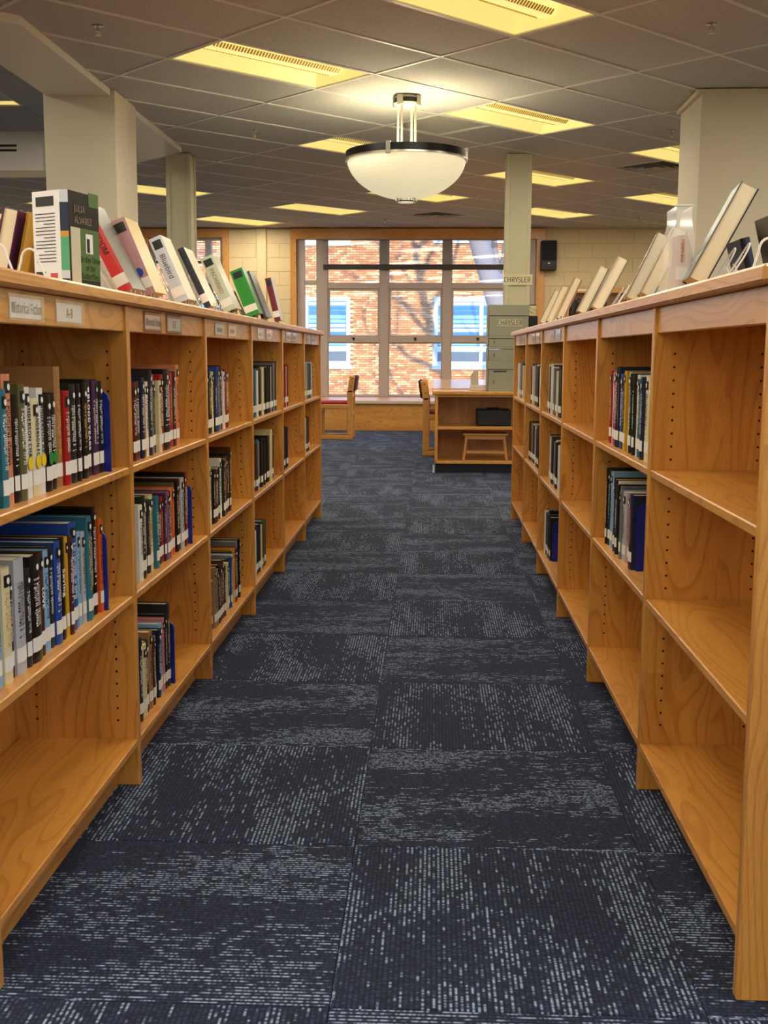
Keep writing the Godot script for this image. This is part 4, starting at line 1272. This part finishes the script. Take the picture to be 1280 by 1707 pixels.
func displays() -> void:
	var a := 1   # towards the aisle is +x on the Historical Fiction run
	open_book()
	var list := [
		["red spined book with grey cover leaning beside the open book", -0.690, -2.600, 0.205, 0.135, 0.032, 27.0, Color(0.78, 0.22, 0.22), Color(0.38, 0.38, 0.34), "ROOM", "ink", true],
		["pink spined yellow book with a blue dot on a white stand", -0.678, -2.765, 0.182, 0.125, 0.040, 22.0, Color(0.72, 0.54, 0.56), Color(0.80, 0.68, 0.40), "", "ink", true],
		["white Bluebird book leaning on a stand", -0.672, -3.11, 0.176, 0.115, 0.036, 23.0, Color(0.76, 0.78, 0.80), Color(0.80, 0.76, 0.62), "Bluebird", "ink", true],
		["thin dark spined cream book behind the Bluebird book", -0.668, -3.41, 0.180, 0.13, 0.020, 25.0, Color(0.12, 0.13, 0.20), Color(0.82, 0.78, 0.64), "", "ink", true],
		["pale green PACHINKO book on a black wire stand", -0.664, -3.81, 0.182, 0.12, 0.042, 24.0, Color(0.72, 0.76, 0.66), Color(0.70, 0.66, 0.54), "PACHINKO", "kraft", true],
		["bright green book leaning on a black wire stand", -0.660, -4.31, 0.172, 0.11, 0.050, 21.0, Color(0.15, 0.55, 0.16), Color(0.20, 0.50, 0.14), "", "ink", true],
		["dull olive picture book behind the bright green book", -0.650, -4.43, 0.178, 0.15, 0.022, 21.0, Color(0.24, 0.23, 0.17), Color(0.28, 0.27, 0.19), "", "ink", false],
		["small white and maroon book at the window end of the display", -0.648, -4.82, 0.172, 0.10, 0.026, 13.0, Color(0.42, 0.10, 0.13), Color(0.86, 0.84, 0.80), "", "ink", true]]
	var i := 0
	for q in list:
		for e in [[1, 1.08], [2, 1.08], [3, 1.15], [4, 1.08], [5, 1.08]]:
			q[e[0]] *= e[1]
		display_book(q[0], Vector3(q[1], TOP + 0.006, q[2]), a, q[3], q[4], q[5], q[6], q[7], q[8], 0.0, q[9], q[10], q[11])
		if i != 6 and i != 7:
			wire_stand("%s wire stand under the %s" % ["white" if i < 3 else "black", q[0].split(" leaning")[0].split(" on a")[0].split(" behind")[0].split(" with")[0]], Vector3(q[1] - q[5] / cos(deg_to_rad(q[6])), TOP, q[2]), a, q[4], q[6], i < 4, 0.115)
		i += 1
	var dot := begin()
	lathe(dot, [Vector2(0, 0.0008), Vector2(0.012, 0.0008), Vector2(0.012, 0)], 16)
	var pinkb := get_node("display_book_001")
	put(pinkb, "blue_dot", dot.commit(), mat("dot_blue", Color(0.08, 0.28, 0.62), 0.4), Vector3(-0.020, 0.062, 0.0034), Basis(Vector3.RIGHT, PI / 2))
	# books facing the other side of that run
	display_book("purple book with white page edges behind the white wire loops", Vector3(-0.985, TOP, -2.64), -1, 0.172, 0.14, 0.036, 13.0, Color(0.32, 0.10, 0.30), Color(0.36, 0.12, 0.32), 0.0, "", "ink", false)
	display_book("yellow spined book behind the white wire loops", Vector3(-0.912, TOP + 0.0, -2.52), 1, 0.165, 0.12, 0.026, -13.0, Color(0.70, 0.54, 0.14), Color(0.74, 0.58, 0.2), 0.0, "", "ink", false)
	display_book("red brown book between the yellow spined book and open book", Vector3(-0.870, TOP, -2.56), 1, 0.158, 0.12, 0.020, -13.0, Color(0.46, 0.14, 0.09), Color(0.5, 0.18, 0.1), 0.0, "", "ink", false)
	wire_loops("white wire loops standing before the yellow spined book", Vector3(-0.83, TOP, -2.15))
	# run with empty end bay: fore-edges face the near end
	var r := [
		["thick navy book with cream page edges leaning beside the clear bag", 0.482, -2.20, 0.186, 0.15, 0.036, 27.0, Color(0.10, 0.13, 0.20), Color(0.40, 0.44, 0.42)],
		["pale blue edged book leaning behind the clear bag", 0.484, -2.72, 0.160, 0.15, 0.034, 26.0, Color(0.24, 0.50, 0.66), Color(0.64, 0.60, 0.52)],
		["brown edged cream book leaning before the pale blue edged book", 0.484, -2.92, 0.168, 0.15, 0.034, 25.0, Color(0.30, 0.22, 0.18), Color(0.56, 0.50, 0.42)],
		["grey blue book on a white wire stand, thickest of the middle three", 0.482, -3.54, 0.162, 0.15, 0.036, 27.0, Color(0.36, 0.40, 0.42), Color(0.52, 0.54, 0.50)],
		["olive cream book leaning behind the thickest grey blue book", 0.478, -3.86, 0.158, 0.15, 0.034, 26.0, Color(0.42, 0.40, 0.28), Color(0.60, 0.58, 0.46)],
		["tan book beside the black wire stand near the wall loudspeaker", 0.482, -4.54, 0.164, 0.14, 0.030, 24.0, Color(0.56, 0.36, 0.20), Color(0.66, 0.50, 0.34)],
		["cream book between the tan book and last book", 0.482, -4.94, 0.155, 0.14, 0.028, 24.0, Color(0.76, 0.70, 0.50), Color(0.66, 0.62, 0.50)],
		["dark edged book, last before the window end of the worktop", 0.476, -5.18, 0.150, 0.14, 0.030, 25.0, Color(0.30, 0.24, 0.18), Color(0.58, 0.54, 0.40)]]
	i = 0
	for q in r:
		for e in [[1, 1.09], [2, 1.09], [3, 1.16], [4, 1.09], [5, 1.09]]:
			q[e[0]] *= e[1]
		display_book(q[0], Vector3(q[1] + q[4] * 0.13, TOP + 0.006, q[2] - q[4]), -1, q[3], q[4], q[5], q[6], q[7], q[8], -0.13, "", "ink", false)
		if i in [0, 1, 3, 5, 7]:
			wire_stand("%s wire stand under the %s" % ["white" if i != 5 else "black", ["thick navy book", "pale blue edged book", "", "thickest grey blue book", "", "tan book", "", "last dark edged book"][i]], Vector3(q[1] + 0.02 + q[5] / cos(deg_to_rad(q[6])), TOP, q[2] - q[4]), -1, q[4], q[6], i != 5, 0.09, false)
		i += 1
	# books on the far side of that worktop
	for q in [["black glossy book with a purple badge behind white wire loops", 0.685, -2.20, 0.125, Color(0.06, 0.06, 0.07)], ["small black book standing behind the thick navy book", 0.735, -2.62, 0.12, Color(0.05, 0.05, 0.06)], ["small grey picture book standing beside the clear bag", 0.64, -2.78, 0.13, Color(0.30, 0.31, 0.32)]]:
		display_book(q[0], Vector3(q[1], TOP + 0.006, q[2]), 1, q[3], 0.12, 0.022, 14.0, q[4], q[4], 0.0, "", "ink", false)
	wire_loops("white wire loops beside the black glossy book", Vector3(0.585, TOP, -2.05))
	wire_stand("white wire stand behind the thick navy book", Vector3(0.68, TOP, -2.50), 1, 0.12, 12.0, true, 0.055, false)
	# clear bag with a small book
	var bag := thing("clear_bag", "clear plastic hanging bag holding a small red lettered book", "bag", "", Vector3(0.552, TOP, -2.64))
	var s := begin()
	var prev := []
	for n in 7:
		var y := n * 0.031
		var wob := 0.003 * sin(n * 2.1)
		var hx := 0.030 - 0.0022 * n + wob
		var ring := [Vector3(-hx, y, 0.055), Vector3(hx, y, 0.058), Vector3(hx + wob, y, -0.055), Vector3(-hx, y, -0.05)]
		if prev.size():
			for k in 4:
				poly(s, [prev[k], prev[(k + 1) % 4], ring[(k + 1) % 4], ring[k]], [Vector3.BACK, Vector3.RIGHT, Vector3.FORWARD, Vector3.LEFT][k])
		prev = ring
	put(bag, "film", s.commit(), M.clear_plastic)
	part(bag, "zip_edge", Vector3(-0.02, 0.185, 0.052), Vector3(0.02, 0.189, 0.059), M.wire_white, 0.001)
	var bb := thing("small_book", "small white book with red lettering inside the clear bag", "book", "", Vector3(0.550, TOP + 0.004, -2.58), Basis(Vector3.UP, -PI / 2))
	book_parts(bb, 0.118, 0.08, 0.026, mat("bag_cover", Color(0.86, 0.78, 0.72), 0.4), 0, "", "ink", 4)
	s = begin()
	arc_strip(s, 0.014, 0.003, 0.002, 0.055, 0.11)
	var pm := mat("print_red", Color(0.62, 0.22, 0.16), 0.6)
	pm.albedo_texture = M.print_w0.albedo_texture
	pm.transparency = BaseMaterial3D.TRANSPARENCY_ALPHA_SCISSOR
	put(bb, "spine_print", s.commit(), pm)

func open_book() -> void:
	var t := thing("open_book", "open standing book with white back cover and black and green front", "book", "", Vector3(-0.790, TOP, -2.435))
	var h := 0.204
	# spine faces the near end; covers splay away from it
	part(t, "spine", Vector3(-0.0095, 0, -0.003), Vector3(0.0095, h, 0.0), mat("spine_pale", Color(0.80, 0.84, 0.86), 0.3), 0.0006)
	part(t, "spine_blue_band", Vector3(-0.0092, 0.118, 0.0), Vector3(0.0092, 0.178, 0.0008), mat("band_navy", Color(0.12, 0.18, 0.28), 0.35))
	part(t, "spine_gold_band", Vector3(-0.0092, 0.106, 0.0), Vector3(0.0092, 0.118, 0.0008), mat("band_gold", Color(0.78, 0.60, 0.22), 0.35))
	part(t, "spine_green_band", Vector3(-0.0092, 0.036, 0.0), Vector3(0.0092, 0.106, 0.0008), mat("band_green", Color(0.34, 0.66, 0.48), 0.35))
	part(t, "genre_sticker", Vector3(-0.008, 0.004, 0.0), Vector3(0.008, 0.018, 0.0009), mat("sticker_dark", Color(0.05, 0.09, 0.07), 0.4))
	var back := Node3D.new()
	back.name = "back_half"
	t.add_child(back)
	var dirb := Vector3(-0.088, 0, -0.052).normalized()
	back.transform = Transform3D(Basis(dirb, Vector3.UP, dirb.cross(Vector3.UP)), Vector3(-0.0095, 0, 0))
	# local x away from the spine along the cover; local z points to the outer face or its reverse
	var zo := 1.0 if (back.basis * Vector3.BACK).z > 0 else -1.0
	half_cover(back, 0.086, h, zo, mat("cover_white", Color(0.90, 0.92, 0.94), 0.3))
	for q in 15:
		var wdt := 0.062 if q % 4 != 3 else 0.036
		part(back, "print_line", Vector3(0.015, 0.155 - q * 0.0072, zo * 0.0006 - 0.0004), Vector3(0.015 + wdt, 0.1565 - q * 0.0072, zo * 0.0006 + 0.0004), M.ink)
	part(back, "print_block", Vector3(0.018, 0.172, zo * 0.0006 - 0.0004), Vector3(0.074, 0.192, zo * 0.0006 + 0.0004), mat("print_charcoal", Color(0.14, 0.15, 0.15), 0.5))
	part(back, "bar_code", Vector3(0.050, 0.022, zo * 0.0006 - 0.0004), Vector3(0.080, 0.034, zo * 0.0006 + 0.0004), mat("print_pine", Color(0.10, 0.20, 0.16), 0.5))
	part(back, "price_print", Vector3(0.012, 0.018, zo * 0.0006 - 0.0004), Vector3(0.034, 0.030, zo * 0.0006 + 0.0004), mat("print_rose", Color(0.78, 0.28, 0.30), 0.5))
	var front := Node3D.new()
	front.name = "front_half"
	t.add_child(front)
	var dirf := Vector3(0.028, 0, -0.13).normalized()
	front.transform = Transform3D(Basis(dirf, Vector3.UP, dirf.cross(Vector3.UP)), Vector3(0.0095, 0, 0))
	var zf := 1.0 if (front.basis * Vector3.BACK).x > 0 else -1.0
	half_cover(front, 0.130, h, zf, mat("cover_black", Color(0.07, 0.06, 0.06), 0.3))
	var e := zf * 0.0006
	part(front, "pale_strip", Vector3(0.006, 0.006, e - 0.0004), Vector3(0.045, 0.128, e + 0.0004), mat("cover_straw", Color(0.78, 0.76, 0.64), 0.35))
	part(front, "green_panel", Vector3(0.045, 0.018, e - 0.0004), Vector3(0.128, 0.128, e + 0.0004), mat("cover_sage", Color(0.30, 0.42, 0.20), 0.35))
	part(front, "green_corner", Vector3(0.085, 0.178, e - 0.0004), Vector3(0.128, 0.208, e + 0.0004), M.cover_sage)
	part(front, "white_picture", Vector3(0.068, 0.076, e - 0.0004), Vector3(0.098, 0.118, e + 0.0008), M.paper)
	part(front, "dark_figure", Vector3(0.072, 0.078, e), Vector3(0.084, 0.108, e + zf * 0.001), M.ink)
	var tb := Basis() if zf > 0 else Basis(Vector3.UP, PI)
	lettering(front, "JULIA", 0.019, mat("print_umber", Color(0.58, 0.50, 0.44), 0.5), Vector3(0.045, 0.168, zf * 0.001), tb)
	lettering(front, "ALVAREZ", 0.019, M.print_umber, Vector3(0.060, 0.144, zf * 0.001), tb)
	lettering(front, "In the Time", 0.017, M.ink, Vector3(0.086, 0.062, zf * 0.0014), tb)
	lettering(front, "of the", 0.016, M.ink, Vector3(0.086, 0.044, zf * 0.0014), tb)
	lettering(front, "Butterflies", 0.017, M.ink, Vector3(0.084, 0.026, zf * 0.0014), tb)

func half_cover(p: Node3D, w: float, h: float, z: float, m: Material) -> void:
	part(p, "cover", Vector3(0, 0, minf(0.0, -z * 0.0012)), Vector3(w, h, maxf(0.0, -z * 0.0012)), m)
	part(p, "pages", Vector3(0.002, 0.001, minf(-z * 0.0014, -z * 0.012)), Vector3(w - 0.002, h - 0.001, maxf(-z * 0.0014, -z * 0.012)), M.pages)

# ------------------------------------------------------------------ furniture
func furniture() -> void:
	var ws := thing("window_seat", "deep oak window seat under the wide window", "bench", "", Vector3(-0.275, 0, -16.46))
	part(ws, "seat_board", Vector3(-1.775, 0.39, -0.62), Vector3(1.775, 0.42, 0.63), M.seat_oak, 0.004, 0)
	part(ws, "front_panel", Vector3(-1.775, 0, 0.59), Vector3(1.775, 0.388, 0.61), M.seat_oak, 0.002, 0, 2)
	part(ws, "nosing", Vector3(-1.775, 0.375, 0.63), Vector3(1.775, 0.42, 0.645), mat("nosing_pale", Color(0.80, 0.74, 0.66), 0.25), 0.004, 0)
	# desk with open shelves towards the aisle
	var d := thing("shelf_desk", "oak desk with two open shelves facing the aisle", "desk", "", Vector3(0, 0, -10.25))
	part(d, "desk_top", Vector3(-0.005, 0.708, -0.53), Vector3(1.30, 0.742, 0.018), M.oak_b, 0.006, 0, 1)
	part(d, "side_panel", Vector3(0.022, 0.085, -0.52), Vector3(0.048, 0.708, 0.0), M.oak_a, 0.002)
	part(d, "side_panel", Vector3(1.25, 0.085, -0.52), Vector3(1.276, 0.708, 0.0), M.oak_a, 0.002)
	part(d, "apron", Vector3(0.048, 0.690, -0.03), Vector3(1.25, 0.708, -0.01), M.oak_c, 0.001, 0)
	part(d, "shelf", Vector3(0.048, 0.394, -0.50), Vector3(1.25, 0.423, -0.004), M.oak_b, 0.003, 0, 3)
	part(d, "bottom_shelf", Vector3(0.022, 0.083, -0.52), Vector3(1.276, 0.111, 0.0), M.oak_b, 0.003, 0, 4)
	part(d, "back_panel", Vector3(0.048, 0.11, -0.52), Vector3(1.25, 0.708, -0.505), M.oak_c, 0.0)
	part(d, "toe_kick", Vector3(0.03, 0.0, -0.50), Vector3(1.27, 0.083, -0.04), M.black_plastic)
	var st := thing("step_stool", "small oak step stool on the bottom shelf of the desk", "stool", "", Vector3(0.485, 0.111, -10.42))
	part(st, "tread", Vector3(-0.205, 0.226, -0.10), Vector3(0.205, 0.246, 0.10), mat("oak_pale", Color(0.78, 0.56, 0.30), 0.5), 0.003, 0)
	for z in [-0.075, 0.075]:
		part(st, "apron", Vector3(-0.188, 0.190, z - 0.009), Vector3(0.188, 0.226, z + 0.009), M.oak_pale, 0.002, 0)
		part(st, "stretcher", Vector3(-0.175, 0.060, z - 0.007), Vector3(0.175, 0.080, z + 0.007), M.oak_pale, 0.002, 0)
	for sx in [-1, 1]:
		for z in [-0.08, 0.08]:
			put(st, "leg", boxm(Vector3(0.022, 0.232, 0.026), 0.003), M.oak_pale, Vector3(sx * 0.183, 0.1145, z), Basis(Vector3.BACK, sx * 0.13))
	for sx in [-1, 1]:
		part(st, "screw", Vector3(sx * 0.165 - 0.004, 0.204, 0.084), Vector3(sx * 0.165 + 0.004, 0.212, 0.0855), M.black_metal)
	var eq := thing("black_case", "black equipment case on the upper shelf of the desk", "case", "", Vector3(0.56, 0.423, -10.5))
	part(eq, "body", Vector3(-0.155, 0, -0.15), Vector3(0.155, 0.15, 0.15), M.black_plastic, 0.008)
	part(eq, "handle", Vector3(-0.06, 0.15, -0.012), Vector3(0.06, 0.165, 0.012), M.black_metal, 0.005)
	var gd := thing("corner_guard", "small white plastic guard at the foot of the desk", "guard", "", Vector3(0.012, 0, -10.27))
	part(gd, "clip", Vector3(-0.007, 0, -0.012), Vector3(0.009, 0.070, 0.012), M.white_trim, 0.002)
	part(gd, "lip", Vector3(-0.010, 0, -0.014), Vector3(0.009, 0.012, 0.016), M.white_trim, 0.002)
	# long table beyond the post
	var tb := thing("long_table", "long glossy oak table behind the desk and post", "table", "", Vector3(0.62, 0, -13.0))
	var gl := wood("table_oak", M.oak_a.albedo_texture, Color(0.92, 0.87, 0.80), 0.16)
	part(tb, "table_top", Vector3(-0.625, 0.706, -1.90), Vector3(0.625, 0.742, 1.90), gl, 0.005, 2)
	for sx in [-1, 1]:
		for sz in [-1, 1]:
			part(tb, "leg", Vector3(sx * 0.56 - 0.035, 0, sz * 1.8 - 0.035), Vector3(sx * 0.56 + 0.035, 0.706, sz * 1.8 + 0.035), M.oak_a, 0.004)
	part(tb, "apron", Vector3(-0.50, 0.62, -1.80), Vector3(-0.48, 0.706, 1.80), M.oak_c, 0.0, 2)
	part(tb, "apron", Vector3(0.48, 0.62, -1.80), Vector3(0.50, 0.706, 1.80), M.oak_c, 0.0, 2)
	chair("wooden sled chair with red seat before the window seat", Vector3(-1.0, 0, -14.36), Basis(Vector3.UP, PI))
	chair("wooden sled chair with maroon back pushed up to the long table", Vector3(-0.105, 0, -12.17), Basis())
	archive_boxes()
	# white paper block on the desk
	var wb := thing("card_holder", "white block with an upright card holder on the desk", "card holder", "", Vector3(0.405, 0.742, -10.42))
	part(wb, "block", Vector3(-0.065, 0, -0.05), Vector3(0.075, 0.052, 0.05), mat("block_white", Color(0.82, 0.78, 0.72), 0.6), 0.004)
	var s := begin()
	prism(s, PackedVector2Array([Vector2(-0.058, 0.0), Vector2(0.012, 0.0), Vector2(0.008, -0.13), Vector2(-0.030, -0.13), Vector2(-0.062, -0.085)]), -0.012, 0.012)
	put(wb, "upright_card", s.commit(), mat("card_tan", Color(0.76, 0.70, 0.60), 0.6), Vector3(0, 0.052, 0), Basis(Vector3.RIGHT, PI / 2))

func chair(label: String, at: Vector3, b: Basis) -> void:
	# back at x = 0, seat towards +x
	var t := thing("wooden_chair", label, "chair", "wooden sled chairs", at, b)
	for z in [-0.21, 0.21]:
		var s := begin()
		addbox(s, Vector3(0.0, 0.0, z - 0.018), Vector3(0.46, 0.05, z + 0.018), 0.006, 0)
		addbox(s, Vector3(0.40, 0.05, z - 0.018), Vector3(0.45, 0.40, z + 0.018), 0.006, 1)
		addbox(s, Vector3(0.06, 0.385, z - 0.018), Vector3(0.46, 0.44, z + 0.018), 0.006, 0)
		addbox(s, Vector3(0.0, 0.05, z - 0.018), Vector3(0.075, 0.62, z + 0.018), 0.008, 1)
		s.append_from(boxm(Vector3(0.072, 0.22, 0.036), 0.014, 1), 0, Transform3D(Basis(Vector3.BACK, 0.14), Vector3(0.022, 0.69, z)))
		put(t, "side_frame", s.commit(), M.oak_c)
		for y in [0.66, 0.75]:
			part(t, "bolt", Vector3(0.018 - (y - 0.69) * 0.14, y, z * 1.09 - 0.001), Vector3(0.030 - (y - 0.69) * 0.14, y + 0.012, z * 1.09 + 0.001), M.black_metal)
	part(t, "seat_cushion", Vector3(0.05, 0.44, -0.19), Vector3(0.47, 0.478, 0.19), M.seat_red, 0.012)
	put(t, "back_cushion", boxm(Vector3(0.05, 0.20, 0.40), 0.018), M.maroon, Vector3(-0.015, 0.705, 0), Basis(Vector3.BACK, 0.14))
	for y in [0.16, 0.30, 0.52]:
		part(t, "back_rail", Vector3(0.012, y, -0.20), Vector3(0.036, y + 0.05, 0.20), M.oak_c, 0.004, 2)
	part(t, "front_rail", Vector3(0.41, 0.33, -0.20), Vector3(0.435, 0.38, 0.20), M.oak_c, 0.004, 2)

func archive_boxes() -> void:
	var y := 0.742
	var n := 0
	for q in [[0.195, 0.08, "lowest", true], [0.10, 0.024, "second", false], [0.070, 0.024, "third", false], [0.178, 0.10, "topmost", true]]:
		var t := thing("archive_box", "grey archive box on the desk, %s of its stack" % q[2], "box", "stacked archive boxes on the desk", Vector3(0.676, y, -10.47))
		part(t, "body", Vector3(-0.176, 0, -0.18), Vector3(0.176, q[0], 0.176), M.archive_grey, 0.002)
		part(t, "lid", Vector3(-0.180, q[0] + 0.003, -0.184), Vector3(0.180, q[0] + q[1], 0.182), M.archive_grey, 0.003)
		part(t, "side_wrap", Vector3(-0.184, 0.004, -0.17), Vector3(-0.180, q[0] + q[1] - 0.006, 0.17), M.archive_grey, 0.001)
		if n == 3:
			part(t, "label", Vector3(-0.105, 0.085, 0.176), Vector3(0.120, 0.148, 0.178), M.label_tan)
			lettering(t, "CHRYSLER", 0.062, M.ink, Vector3(0.0075, 0.1165, 0.1785), Basis(), false, 0.80)
		else:
			part(t, "latch", Vector3(-0.130, q[0] * 0.35, 0.176), Vector3(-0.124, q[0] * 0.35 + 0.03, 0.179), M.ink)
		if n == 0:
			part(t, "hand_slot", Vector3(-0.13, q[0] - 0.022, 0.176), Vector3(-0.015, q[0] - 0.010, 0.1775), M.black_plastic)
		y += q[0] + q[1] + 0.001
		n += 1
	var tw := thing("black_tower", "tall black speaker tower beside the stacked archive boxes", "speaker", "", Vector3(0.905, 0.742, -10.55))
	part(tw, "cabinet", Vector3(-0.045, 0, -0.08), Vector3(0.045, 0.68, 0.08), M.black_plastic, 0.006)
	part(tw, "foot", Vector3(-0.05, 0, -0.085), Vector3(0.05, 0.02, 0.085), M.black_metal, 0.004)
	var wc := thing("speckled_cube", "small speckled white box on the black tower", "box", "", Vector3(0.900, 1.422, -10.55))
	part(wc, "carton", Vector3(-0.045, 0, -0.06), Vector3(0.035, 0.095, 0.06), M.paper_cream, 0.004)
	for i in 9:
		var px := -0.038 + fmod(i * 0.0271, 0.062)
		part(wc, "printed_spot", Vector3(px, 0.012 + fmod(i * 0.0193, 0.07), 0.06), Vector3(px + 0.009, 0.019 + fmod(i * 0.0193, 0.07), 0.0606), M.grille_grey)
	part(wc, "lid", Vector3(-0.047, 0.095, -0.062), Vector3(0.037, 0.102, 0.062), M.ink, 0.002)

# ------------------------------------------------------------------ pendant
func pendant() -> void:
	var t := thing("pendant_lamp", "large frosted bowl pendant lamp with black rim on four rods", "pendant lamp", "", Vector3(-0.209, HC, -8.47))
	var s := begin()
	lathe(s, [Vector2(0.0, -0.062), Vector2(0.088, -0.062), Vector2(0.096, -0.05), Vector2(0.096, -0.016), Vector2(0.088, 0.0)], 28)
	put(t, "canopy", s.commit(), mat("satin_cream", Color(0.84, 0.82, 0.74), 0.3))
	s = begin()
	lathe(s, [Vector2(0.0985, -0.05), Vector2(0.0985, -0.018)], 28)
	put(t, "canopy_band", s.commit(), M.black_metal)
	for k in 4:
		var a := deg_to_rad(28.0 + 90.0 * k)
		var p := Vector3(cos(a) * 0.072, 0, sin(a) * 0.072)
		s = begin()
		tube(s, [p + Vector3(0, -0.062, 0), p + Vector3(0, -0.42, 0)], 0.0085, 10)
		put(t, "rod", s.commit(), M.satin_cream)
		var q := Vector3(cos(a) * 0.098, -0.036, sin(a) * 0.098)
		put(t, "canopy_clip", boxm(Vector3(0.018, 0.072, 0.045), 0.003), M.satin_cream, q, Basis(Vector3.UP, -a))
	# glass bowl, open at the top
	s = begin()
	var outer := []
	var inner := []
	for k in 17:
		var f := k / 16.0
		var r := 0.432 * sin(f * PI / 2 * 0.98 + 0.02) if f > 0 else 0.01
		var y := -0.725 + 0.285 * (1.0 - cos(f * PI / 2)) ** 0.92
		outer.append(Vector2(r, y))
		inner.append(Vector2(maxf(r - 0.006, 0.0), y + 0.006))
	inner.reverse()
	lathe(s, outer + inner, 56)
	put(t, "bowl", s.commit(), M.bowl_glass)
	s = begin()
	lathe(s, [Vector2(0.432, -0.445), Vector2(0.443, -0.440), Vector2(0.443, -0.392), Vector2(0.434, -0.392), Vector2(0.430, -0.44)], 56)
	put(t, "rim", s.commit(), M.black_metal)
	s = begin()
	lathe(s, [Vector2(0.428, -0.458), Vector2(0.447, -0.455), Vector2(0.447, -0.443), Vector2(0.432, -0.440)], 56)
	put(t, "rim_ring", s.commit(), M.chrome)
	for k in 4:
		var a := deg_to_rad(15.0 + 90.0 * k)
		put(t, "rim_clip", boxm(Vector3(0.02, 0.085, 0.034), 0.003), M.chrome, Vector3(cos(a) * 0.446, -0.424, sin(a) * 0.446), Basis(Vector3.UP, -a))
	s = begin()
	for k in 2:
		var a := PI / 2 * k + 0.5
		tube(s, [Vector3(cos(a) * 0.43, -0.41, sin(a) * 0.43), Vector3(-cos(a) * 0.43, -0.41, -sin(a) * 0.43)], 0.006, 8)
	put(t, "cross_bars", s.commit(), M.chrome)
	s = begin()
	lathe(s, [Vector2(0.0, -0.742), Vector2(0.07, -0.742), Vector2(0.078, -0.734), Vector2(0.078, -0.716), Vector2(0.066, -0.710)], 28)
	put(t, "bottom_cap", s.commit(), M.chrome)
	s = begin()
	lathe(s, [Vector2(0.0, -0.7435), Vector2(0.058, -0.7435), Vector2(0.058, -0.742)], 24)
	put(t, "cap_glass", s.commit(), M.bowl_glass)
	for k in 4:
		var a := deg_to_rad(45.0 + 90.0 * k)
		put(t, "cap_clip", boxm(Vector3(0.014, 0.034, 0.02), 0.002), M.chrome, Vector3(cos(a) * 0.08, -0.728, sin(a) * 0.08), Basis(Vector3.UP, -a))
	for k in 3:
		var a := TAU * k / 3.0
		var at := Vector3(cos(a) * 0.14, -0.47, sin(a) * 0.14)
		s = begin()
		lathe(s, [Vector2(0.0, -0.055), Vector2(0.022, -0.045), Vector2(0.030, -0.015), Vector2(0.026, 0.015), Vector2(0.014, 0.045), Vector2(0.0, 0.05)], 12)
		put(t, "bulb", s.commit(), M.bulb, at)
		var o := OmniLight3D.new()
		o.name = "bulb_light"
		o.light_color = Color(1.0, 0.94, 0.78)
		o.light_energy = 0.34
		o.light_size = 0.03
		o.omni_range = 30.0
		o.omni_attenuation = 2.0
		o.shadow_enabled = true
		t.add_child(o, true)
		o.position = at

# ------------------------------------------------------------------ small things on walls and posts
func small_things() -> void:
	var sp := thing("wall_speaker", "black loudspeaker on the block wall beside the wide window", "speaker", "", Vector3(1.675, 2.29, -16.99))
	part(sp, "cabinet", Vector3(-0.115, 0, -0.08), Vector3(0.115, 0.43, 0.09), M.black_plastic, 0.012)
	part(sp, "grille", Vector3(-0.10, 0.14, 0.09), Vector3(0.10, 0.415, 0.097), mat("grille_black", Color(0.04, 0.04, 0.045), 0.8), 0.004)
	part(sp, "badge", Vector3(-0.012, 0.095, 0.09), Vector3(0.018, 0.112, 0.094), M.white_ink, 0.001)
	part(sp, "bracket", Vector3(-0.03, 0.16, -0.11), Vector3(0.03, 0.26, -0.08), M.black_metal, 0.003)
	var sg := thing("post_sign", "cream CHRYSLER paper strip taped across the slender post", "sign", "", Vector3(0.788, 1.72, -10.824))
	part(sg, "paper_strip", Vector3(-0.135, 0, 0), Vector3(0.135, 0.098, 0.002), M.paper_cream, 0.0005)
	lettering(sg, "CHRYSLER", 0.066, M.ink, Vector3(-0.008, 0.048, 0.0025), Basis(), false, 0.84)
	# bookcase against the far wall
	var bc := thing("wall_bookcase", "dark bookcase with a small white label against the far block wall", "bookcase", "", Vector3(2.4, 0, -16.92))
	for x in [-0.45, 0.43]:
		part(bc, "side_panel", Vector3(x, 0, -0.16), Vector3(x + 0.02, 2.04, 0.15), M.trim_oak, 0.002)
	part(bc, "back_panel", Vector3(-0.43, 0.05, -0.16), Vector3(0.43, 2.02, -0.15), M.trim_oak)
	part(bc, "head_board", Vector3(-0.43, 1.96, -0.15), Vector3(0.43, 2.04, 0.15), M.seat_oak, 0.002, 0)
	part(bc, "head_label", Vector3(-0.34, 1.985, 0.15), Vector3(-0.14, 2.015, 0.152), M.paper)
	for y in [0.06, 0.55, 1.05, 1.55]:
		part(bc, "shelf", Vector3(-0.43, y, -0.15), Vector3(0.43, y + 0.022, 0.14), M.trim_oak, 0.002, 0)
	var names := ["black", "charcoal", "black", "maroon", "black", "navy", "charcoal", "black", "brown", "black", "charcoal", "black"]
	var z := -0.42
	for i in names.size():
		var th := 0.035 + 0.01 * (i % 3)
		var t := thing("library_book", "%s book, %s on the top shelf of the wall bookcase" % [names[i], ["first", "second", "third", "fourth", "fifth", "sixth", "seventh", "eighth", "ninth", "tenth", "eleventh", "twelfth"][i]], "book", "books in the far wall bookcase", Vector3(2.4 + z + th * 0.5, 1.572, -16.80), Basis(Vector3.UP, -PI / 2))
		book_parts(t, 0.25 + 0.02 * (i % 4), 0.18, th - 0.001, M["cover " + names[i]], 0, "", "ink", i)
		z += th
